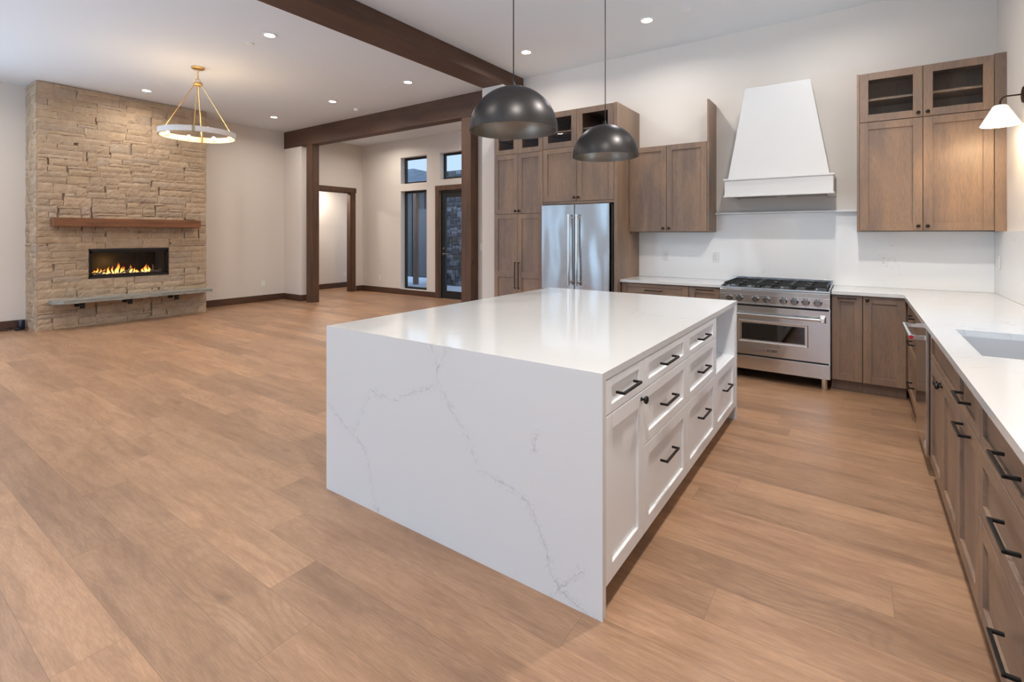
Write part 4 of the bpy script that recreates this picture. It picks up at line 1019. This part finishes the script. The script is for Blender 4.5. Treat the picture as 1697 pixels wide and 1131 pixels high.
# right-hand run, facing the island
FR = Face('W', 0.366)
def base_w(y0, y1, label, open_top=False):
    t = thing('base_cabinet', label, 'cabinet', (0.66, (y0+y1)/2, 0), 'brown base cabinets along the right wall')
    bm = bm_new(); top = 0.64 if open_top else CB
    box(bm, 0.366, 0.979, y0+0.0008, y1-0.0008, TOE, top); box(bm, 0.425, 0.979, y0+0.0008, y1-0.0008, 0, TOE)
    if open_top:
        box(bm, 0.366, 0.384, y0+0.0008, y1-0.0008, top, CB); box(bm, 0.384, 0.979, y0+0.0008, y0+0.019, top, CB); box(bm, 0.384, 0.979, y1-0.019, y1-0.0008, top, CB)
    part('body', bm, 'cab_v', t); return t
Z2, Z1 = 0.702, 0.450
def bank(y0, y1, label):
    t = base_w(y0, y1, label)
    drawer(FR, y0, y1, Z2, CB-0.002, 'cab_y', t, hz=0.040, zc=0.793); drawer(FR, y0, y1, Z1, Z2, 'cab_y', t, zc=0.596); drawer(FR, y0, y1, TOE, Z1, 'cab_y', t, zc=0.272)
    return t
t = bank(1.436, 2.350, 'brown bank of three wide drawers at the near right edge')
t = base_w(2.350, 2.810, 'brown trash pull-out cabinet with one drawer, before the wide drawers')
drawer(FR, 2.350, 2.810, Z2, CB-0.002, 'cab_y', t, hz=0.040, zc=0.793, L=0.17)
d = shaker(FR, 2.350, 2.810, TOE, Z2, 'cab_v', t); pull(FR, 2.58, 0.668, d, 0.17)
t = base_w(2.810, 3.752, 'brown sink base cabinet with two doors and a false drawer front', True)
shaker(FR, 2.810, 3.752, Z2, CB-0.002, 'cab_y', t, 'false_front', hz=0.040)
for (a, b, e) in ((2.810, 3.281, 1), (3.281, 3.752, -1)):
    d = shaker(FR, a, b, TOE, Z2, 'cab_v', t); knob(FR, 3.281-e*0.032, Z2-0.034, d, 0.0165, 'black', 'black knob')
t = bank(4.412, 5.290, 'brown bank of three drawers beyond the dishwasher')
bm = bm_new(); box(bm, 0.346, 0.366, 5.291, 5.417, TOE, CB); box(bm, 0.425, 0.44, 5.291, 5.474, 0, TOE); single('corner_filler', bm, 'cab_v', 'narrow brown filler strip in the inner corner of the base cabinets', 'filler', (0.38, 5.35, 0))
bm = bm_new(); box(bm, 0.366, 0.979, 3.7535, 3.790, TOE, CB)
single('filler_strip', bm, 'cab_v', 'thin brown filler board between sink cabinet and dishwasher', 'filler', (0.66, 3.77, TOE))
t = thing('dishwasher', 'polished stainless dishwasher built in among the right-hand cabinets', 'dishwasher', (0.66, 4.1, 0))
bm = bm_new(); box(bm, 0.372, 0.96, 3.797, 4.405, 0.02, CB-0.004); part('body', bm, 'socket', t)
bm = bm_new(); box(bm, 0.328, 0.371, 3.797, 4.405, 0.115, CB-0.010); dd = part('door', bm, 'steel_y', t, bevel=0.004)
bm = bm_new(); cyl(bm, (0.262, 3.83, 0.808), (0.262, 4.372, 0.808), 0.0135, 24)
for y in (3.845, 4.357): box(bm, 0.262, 0.330, y-0.012, y+0.012, 0.796, 0.820)
hh = part('handle', bm, 'chrome', dd, 'steel tube handle', smooth=True)
bm = bm_new(); lathe(bm, [(0, 0), (0.0125, 0), (0.0125, 0.003), (0, 0.004)], (0.262, 3.830, 0.808), (0, -1, 0), 20, caps=False); part('end_cap', bm, 'red', dd, 'red round end cap')
bm = bm_new(); torus(bm, (0.262, 3.828, 0.808), 0.0125, 0.002, (0, 1, 0), 20, 6); part('cap_ring', bm, 'chrome', dd, smooth=True)
bm = bm_new(); box(bm, 0.325, 0.329, 3.83, 3.85, 0.15, 0.205); part('badge', bm, 'chrome', dd, 'small shiny plate')  # small bright plate low on the dishwasher door

# ------------------------------------------------------------------ range
RX0, RX1, RC = -1.142, -0.206, -0.674
t = thing('kitchen_range', 'stainless steel gas range with eight knobs and a wide oven', 'range', (RC, 5.65, 0))
FRG = Face('S', 5.345)
bm = bm_new(); box(bm, RX0, RX1, 5.35, 5.975, 0.105, 0.735); box(bm, RX0+0.002, RX1-0.002, 5.36, 5.975, 0.735, 0.90); part('body', bm, 'steel_x', t)
bm = bm_new(); lathe(bm, [(0, 0), (0.025, 0), (0.026, 0.004), (0.026, 0.106)], (RX1-0.05, 5.40, 0), seg=24, caps=False); part('leg', bm, 'chrome', t, smooth=True)
bm = bm_new(); lathe(bm, [(0, 0), (0.025, 0), (0.026, 0.004), (0.026, 0.106)], (RX0+0.05, 5.40, 0), seg=24, caps=False); part('leg', bm, 'chrome', t, smooth=True)
for x in (RX0+0.05, RX1-0.05):
    bm = bm_new(); lathe(bm, [(0, 0), (0.026, 0), (0.022, 0.03), (0.022, 0.106)], (x, 5.92, 0), seg=20, caps=False); part('leg', bm, 'chrome', t, smooth=True)
# control panel
bm = bm_new(); yf = 5.312
prism(bm, [(RX0, yf, 0.752), (RX0, yf-0.006, 0.843), (RX0, yf-0.006, 0.887), (RX0, yf+0.010, 0.897), (RX0, 5.40, 0.897), (RX0, 5.40, 0.752)], [(RX1, yf, 0.752), (RX1, yf-0.006, 0.843), (RX1, yf-0.006, 0.887), (RX1, yf+0.010, 0.897), (RX1, 5.40, 0.897), (RX1, 5.40, 0.752)])
cp = part('control_panel', bm, 'steel_x', t, bevel=0.002)
bm = bm_new(); box(bm, RX0, RX1, yf-0.010, yf-0.004, 0.838, 0.842); box(bm, RX0, RX1, yf-0.012, yf, 0.748, 0.757); part('trim_lip', bm, 'steel_x', cp, bevel=0.001)
for x in (-1.056, -0.963, -0.819, -0.724, -0.580, -0.488, -0.398, -0.301):
    bm = bm_new(); lathe(bm, [(0, 0), (0.034, 0), (0.034, 0.006), (0.028, 0.009), (0.026, 0.030), (0.028, 0.034), (0.026, 0.042), (0, 0.044)], (x, yf-0.002, 0.803), (0, -1, 0), 28, caps=False)
    box(bm, x-0.006, x+0.006, yf-0.054, yf-0.040, 0.779, 0.827)
    part('knob', bm, 'knobsteel', t, 'polished steel control knob', smooth=True)
# oven door: frame around the window hole
zt0, zt1 = 0.255, 0.728; wx0, wx1, wz0, wz1 = -0.945, -0.405, 0.403, 0.563; yd0, yd1 = 5.318, 5.349
bm = bm_new()
for b in ((RX0+0.002, wx0, zt0, zt1), (wx1, RX1-0.002, zt0, zt1), (wx0, wx1, zt0, wz0), (wx0, wx1, wz1, zt1)): box(bm, b[0], b[1], yd0, yd1, b[2], b[3])
bmesh.ops.remove_doubles(bm, verts=bm.verts, dist=1e-5)
od = part('oven_door', bm, 'steel_x', t)
bm = bm_new(); e = 0.028      # bevelled bright window surround
o_ = [(wx0-e, yd0-0.001, wz0-e), (wx1+e, yd0-0.001, wz0-e), (wx1+e, yd0-0.001, wz1+e), (wx0-e, yd0-0.001, wz1+e)]
m_ = [(wx0-e*0.75, yd0-0.006, wz0-e*0.75), (wx1+e*0.75, yd0-0.006, wz0-e*0.75), (wx1+e*0.75, yd0-0.006, wz1+e*0.75), (wx0-e*0.75, yd0-0.006, wz1+e*0.75)]
i_ = [(wx0, yd0+0.006, wz0), (wx1, yd0+0.006, wz0), (wx1, yd0+0.006, wz1), (wx0, yd0+0.006, wz1)]
L3 = [[bm.verts.new(p) for p in q] for q in (o_, m_, i_)]
for A, B in zip(L3[:-1], L3[1:]):
    for k in range(4): bm.faces.new((A[k], A[(k+1) % 4], B[(k+1) % 4], B[k]))
part('window_frame', bm, 'chrome', od, 'bright bevelled window surround')
bm = bm_new(); box(bm, wx0, wx1, yd0+0.006, yd0+0.010, wz0, wz1); part('window_glass', bm, 'ovenglass', od, 'dark oven glass')
bm = bm_new(); box(bm, wx0, wx1, yd1-0.0015, yd1, wz0, wz1)
part('dark_interior', bm, 'darkvoid', od)
bm = bm_new()
for i in range(5): box(bm, wx0+0.01, wx1-0.01, yd0+0.020, yd0+0.022, wz0+0.02+i*0.024, wz0+0.0225+i*0.024)
part('oven_rack', bm, 'steel_x', od, 'oven rack wires')
bm = bm_new(); cyl(bm, (-1.075, 5.262, 0.652), (-0.270, 5.262, 0.652), 0.0145, 24); part('handle', bm, 'steel_x', od, 'long steel tube handle', smooth=True)
for x in (-1.085, -0.262):
    bm = bm_new(); prism(bm, [(x-0.016, 5.240, 0.632), (x+0.016, 5.240, 0.632), (x+0.016, 5.240, 0.674), (x-0.016, 5.240, 0.674)], [(x-0.026, yd0, 0.618), (x+0.026, yd0, 0.618), (x+0.026, yd0, 0.690), (x-0.026, yd0, 0.690)])
    part('handle_mount', bm, 'chrome', od, bevel=0.003)
bm = bm_new(); box(bm, -0.733, -0.615, yd0-0.004, yd0, 0.288, 0.332); bd = part('badge', bm, 'chrome', od, 'small steel name badge', bevel=0.001)
bm = bm_new(); box(bm, -0.729, -0.619, yd0-0.0045, yd0-0.0035, 0.292, 0.328); part('badge_face', bm, 'steel_x', bd)
# raised serif letters on the badge
def letters(word, xc, zc, h, y, parent):
    bm = bm_new(); th = h*0.16; gl = {
        'Z': [((0, 1), (0.8, 1)), ((0.72, 0.95), (0.08, 0.05)), ((0, 0), (0.8, 0)), ((0.02, 0.8), (0.02, 1)), ((0.78, 0), (0.78, 0.2))],
        'L': [((0.2, 0), (0.2, 1)), ((0, 0), (0.75, 0)), ((0.02, 1), (0.38, 1)), ((0.73, 0), (0.73, 0.22))],
        'I': [((0.2, 0), (0.2, 1)), ((0, 0), (0.4, 0)), ((0, 1), (0.4, 1))],
        'N': [((0.15, 0), (0.15, 1)), ((0.15, 1), (0.78, 0)), ((0.78, 0), (0.78, 1)), ((0, 0), (0.3, 0)), ((0.62, 1), (0.94, 1))],
        'E': [((0.18, 0), (0.18, 1)), ((0, 0), (0.78, 0)), ((0, 1), (0.76, 1)), ((0.18, 0.52), (0.58, 0.52)), ((0.76, 0), (0.76, 0.2)), ((0.74, 0.8), (0.74, 1))]}
    wd = {'Z': 0.98, 'L': 0.9, 'I': 0.56, 'N': 1.08, 'E': 0.9}
    tot = sum(wd[c] for c in word)*h*0.95; x = xc-tot/2
    for c in word:
        for (a, b) in gl[c]:
            A = Vector((x+a[0]*h*0.95, 0, zc-h/2+a[1]*h)); B = Vector((x+b[0]*h*0.95, 0, zc-h/2+b[1]*h)); dd_ = (B-A); ln = dd_.length or 1e-6; dd_ /= ln
            thin = th*0.55 if abs(dd_.x) > 0.95 or ln < h*0.4 else th
            nn_ = Vector((-dd_.z, 0, dd_.x))*thin/2
            q = [A+nn_, B+nn_, B-nn_, A-nn_]
            prism(bm, [(p.x, y, p.z) for p in q], [(p.x, y+0.002, p.z) for p in q])
        x += wd[c]*h*0.95
    return part('lettering', bm, 'black', parent, 'dark raised letters reading ZLINE')
letters('ZLINE', -0.674, 0.310, 0.0215, yd0-0.006, bd)
bm = bm_new(); box(bm, RX0+0.002, RX1-0.002, 5.322, 5.349, 0.107, 0.238); part('kick_panel', bm, 'steel_x', t, bevel=0.002)
bm = bm_new(); box(bm, RX0+0.01, RX1-0.01, 5.348, 5.351, 0.238, 0.255); part('gap_shade', bm, 'darkvoid', t, 'black strip put in for the shaded gap')  # black strips stand in for the shade in the gaps around the door
bm = bm_new(); box(bm, RX0+0.01, RX1-0.01, 5.348, 5.352, 0.728, 0.750); part('gap_shade', bm, 'darkvoid', t, 'black strip put in for the shaded gap')
# hob
bm = bm_new(); box(bm, RX0, RX1, 5.36, 5.975, 0.897, 0.905); box(bm, RX0, RX0+0.012, 5.36, 5.975, 0.905, 0.925); box(bm, RX1-0.012, RX1, 5.36, 5.975, 0.905, 0.925)
box(bm, RX0, RX1, 5.945, 5.977, 0.905, 0.968); hb = part('hob_top', bm, 'steel_x', t, bevel=0.002)
for k in range(3):
    gx0 = RX0+0.022+k*0.2985; gx1 = gx0+0.293; bm = bm_new(); b_ = 0.010; gz0, gz1 = 0.932, 0.948
    for x in (gx0, gx1-b_): box(bm, x, x+b_, 5.385, 5.927, gz0, gz1)
    for y in (5.385, 5.651, 5.917): box(bm, gx0+b_, gx1-b_, y, y+b_, gz0, gz1)
    xm_ = (gx0+gx1)/2-b_/2
    for yc in (5.518, 5.784):
        box(bm, xm_, xm_+b_, yc-0.115, yc-0.035, gz0, gz1); box(bm, xm_, xm_+b_, yc+0.045, yc+0.120, gz0, gz1)
        box(bm, gx0+b_, xm_-0.035, yc, yc+b_, gz0, gz1); box(bm, xm_+0.048, gx1-b_, yc, yc+b_, gz0, gz1)
    for x in (gx0, gx1-b_):
        for y in (5.385, 5.651, 5.917): box(bm, x, x+b_, y, y+b_, 0.905, gz0)
    part('grate', bm, 'iron', hb, 'black cast iron grate', bevel=0.0015)
    for yc in (5.524, 5.790):
        bm = bm_new(); lathe(bm, [(0, 0), (0.050, 0), (0.046, 0.008), (0.030, 0.010), (0.030, 0.018), (0.036, 0.019), (0.034, 0.025), (0, 0.026)], ((gx0+gx1)/2, yc, 0.905), seg=24, caps=False); part('burner', bm, 'iron', hb, 'black burner with steel ring', smooth=True)

# ------------------------------------------------------------------ outlets and switches
def outlet(f, s, z, label, name='wall_outlet', cat='outlet', switch=False, group='white outlets'):
    p = f.pt(s, 0.0, z); t = thing(name, label, cat, p, group)
    bm = bm_new(); f.box(bm, s-0.036, s+0.036, z-0.058, z+0.058, 0.0003, 0.006); pl = part('cover_plate', bm, 'white_plastic', t, bevel=0.002)
    bm = bm_new()
    if switch:
        f.box(bm, s-0.017, s+0.017, z-0.033, z+0.033, 0.006, 0.010); part('rocker', bm, 'white_plastic', t, bevel=0.001)
    else:
        for e in (-1, 1):
            f.box(bm, s-0.010, s-0.007, z+e*0.022-0.004, z+e*0.022+0.008, 0.0058, 0.0064); f.box(bm, s+0.006, s+0.009, z+e*0.022-0.004, z+e*0.022+0.006, 0.0058, 0.0064); f.box(bm, s-0.003, s+0.003, z+e*0.022-0.014, z+e*0.022-0.009, 0.0058, 0.0064)
        part('socket_slots', bm, 'socket', t)
FS = Face('S', 5.9795)
outlet(FS, -1.907, 1.173, 'white double outlet on the backsplash under the two-door wall cabinet')
outlet(FS, -1.332, 1.166, 'white double outlet on the backsplash just left above the range')
outlet(FS, 0.201, 1.183, 'white double outlet on the backsplash right of the range')
outlet(Face('W', 0.9805), 5.809, 1.19, 'white switch on the right wall splash in the corner', 'light_switch', 'switch', True, None)
outlet(Face('E', XL+0.0005), 5.63, 0.385, 'white outlet low on the living wall between fireplace and post')
outlet(Face('E', -11.4995), 8.47, 0.355, 'white outlet low on the side room wall through the cased opening')
outlet(Face('S', 8.1995), -9.73, 0.367, 'white outlet low on the entry wall left of the tall window')
outlet(Face('S', 6.2905), -5.00, 1.23, 'white switch on the narrow wall strip right of the knotty post', 'light_switch', 'switch', True, None)

# ------------------------------------------------------------------ outside the entry
bm = bm_new(); box(bm, -16, -3.5, 8.43, 14.0, -0.15, -0.02); struct('ground_porch', bm, 'concrete')
sp = thing('stone_pier', 'grey stacked-stone porch wall seen through the glazed door', 'stone wall', (-8.9, 10.9, -0.02))
bm = bm_new(); lay = bm.loops.layers.float_color.new('stone_tone')
stones(bm, lay, lambda s, z, d: (s, 10.5-d+0.02, z), -9.85, -7.6, -0.02, 3.25, [], 0.07, 0.055, GRY, 21, maxw=4, gap=0.008)
stones(bm, lay, lambda s, z, d: (-9.85+0.02-d, s, z), 10.5, 11.6, -0.02, 3.25, [], 0.07, 0.055, GRY, 22, maxw=4, gap=0.008)
part('stone_facing', bm, 'stone', sp)
bm = bm_new(); box(bm, -9.83, -7.6, 10.52, 11.6, -0.02, 3.24); part('wall_core', bm, 'siding', sp)
sp = thing('stone_pier', 'darker brown-grey stone return next to the grey porch wall', 'stone wall', (-10.2, 11.3, -0.02))
bm = bm_new(); lay = bm.loops.layers.float_color.new('stone_tone')
stones(bm, lay, lambda s, z, d: (s, 11.3-d+0.02, z), -11.0, -9.88, -0.02, 3.25, [], 0.09, 0.075, [(0.07, 0.06, 0.055), (0.11, 0.095, 0.08), (0.05, 0.045, 0.045)], 31, maxw=5)
part('stone_facing', bm, 'stone', sp)
bm = bm_new(); box(bm, -11.0, -9.88, 11.32, 11.6, -0.02, 3.24); part('wall_core', bm, 'siding', sp)
# dark house wing with roof
wg = thing('house_wing', 'dark sided house wing with slate roof seen through the entry windows', 'building', (-13.5, 12.3, -0.02))
bm = bm_new(); box(bm, -18.0, -11.02, 12.0, 14.0, -0.02, 3.02)
for k in range(24): box(bm, -18.0+k*0.3, -17.985+k*0.3+0.012, 11.975, 12.0, -0.02, 3.02)
part('siding', bm, 'siding', wg)
bm = bm_new(); prism(bm, [(-18.2, 11.62, 3.0), (-9.7, 11.62, 3.0), (-9.7, 11.62, 3.08), (-18.2, 11.62, 3.08)], [(-19.0, 14.0, 4.00), (-14.6, 14.0, 4.00), (-14.6, 14.0, 4.08), (-19.0, 14.0, 4.08)])
part('roof', bm, 'shingle', wg)
bm = bm_new(); box(bm, -12.35, -11.4, 11.96, 11.99, 0.0, 2.3); part('panel_door', bm, 'panel_grey', wg, 'dark grey panelled door')
bm = bm_new(); box(bm, -10.62, -10.50, 10.15, 10.27, -0.02, 2.72); single('porch_post', bm, 'cab_v', 'slim porch post, its lit look put into lighter wood, seen through the tall entry window', 'post', (-10.56, 10.21, -0.02), bevel=0.004)  # lighter wood colour imitates warm light falling on this post
bm = bm_new(); box(bm, -12.4, -9.9, 10.10, 10.32, 2.72, 2.95); single('porch_beam', bm, 'beam_x', 'dark porch beam carried by the outdoor posts', 'beam', (-11.1, 10.21, 2.72), bevel=0.004)
bm = bm_new(); box(bm, -8.74, -8.56, 10.55, 10.73, 3.243, 4.6); single('porch_post', bm, 'beam_z', 'short wooden stud above the stone porch wall, behind the upper right window', 'post', (-8.65, 10.64, 3.243), bevel=0.004)
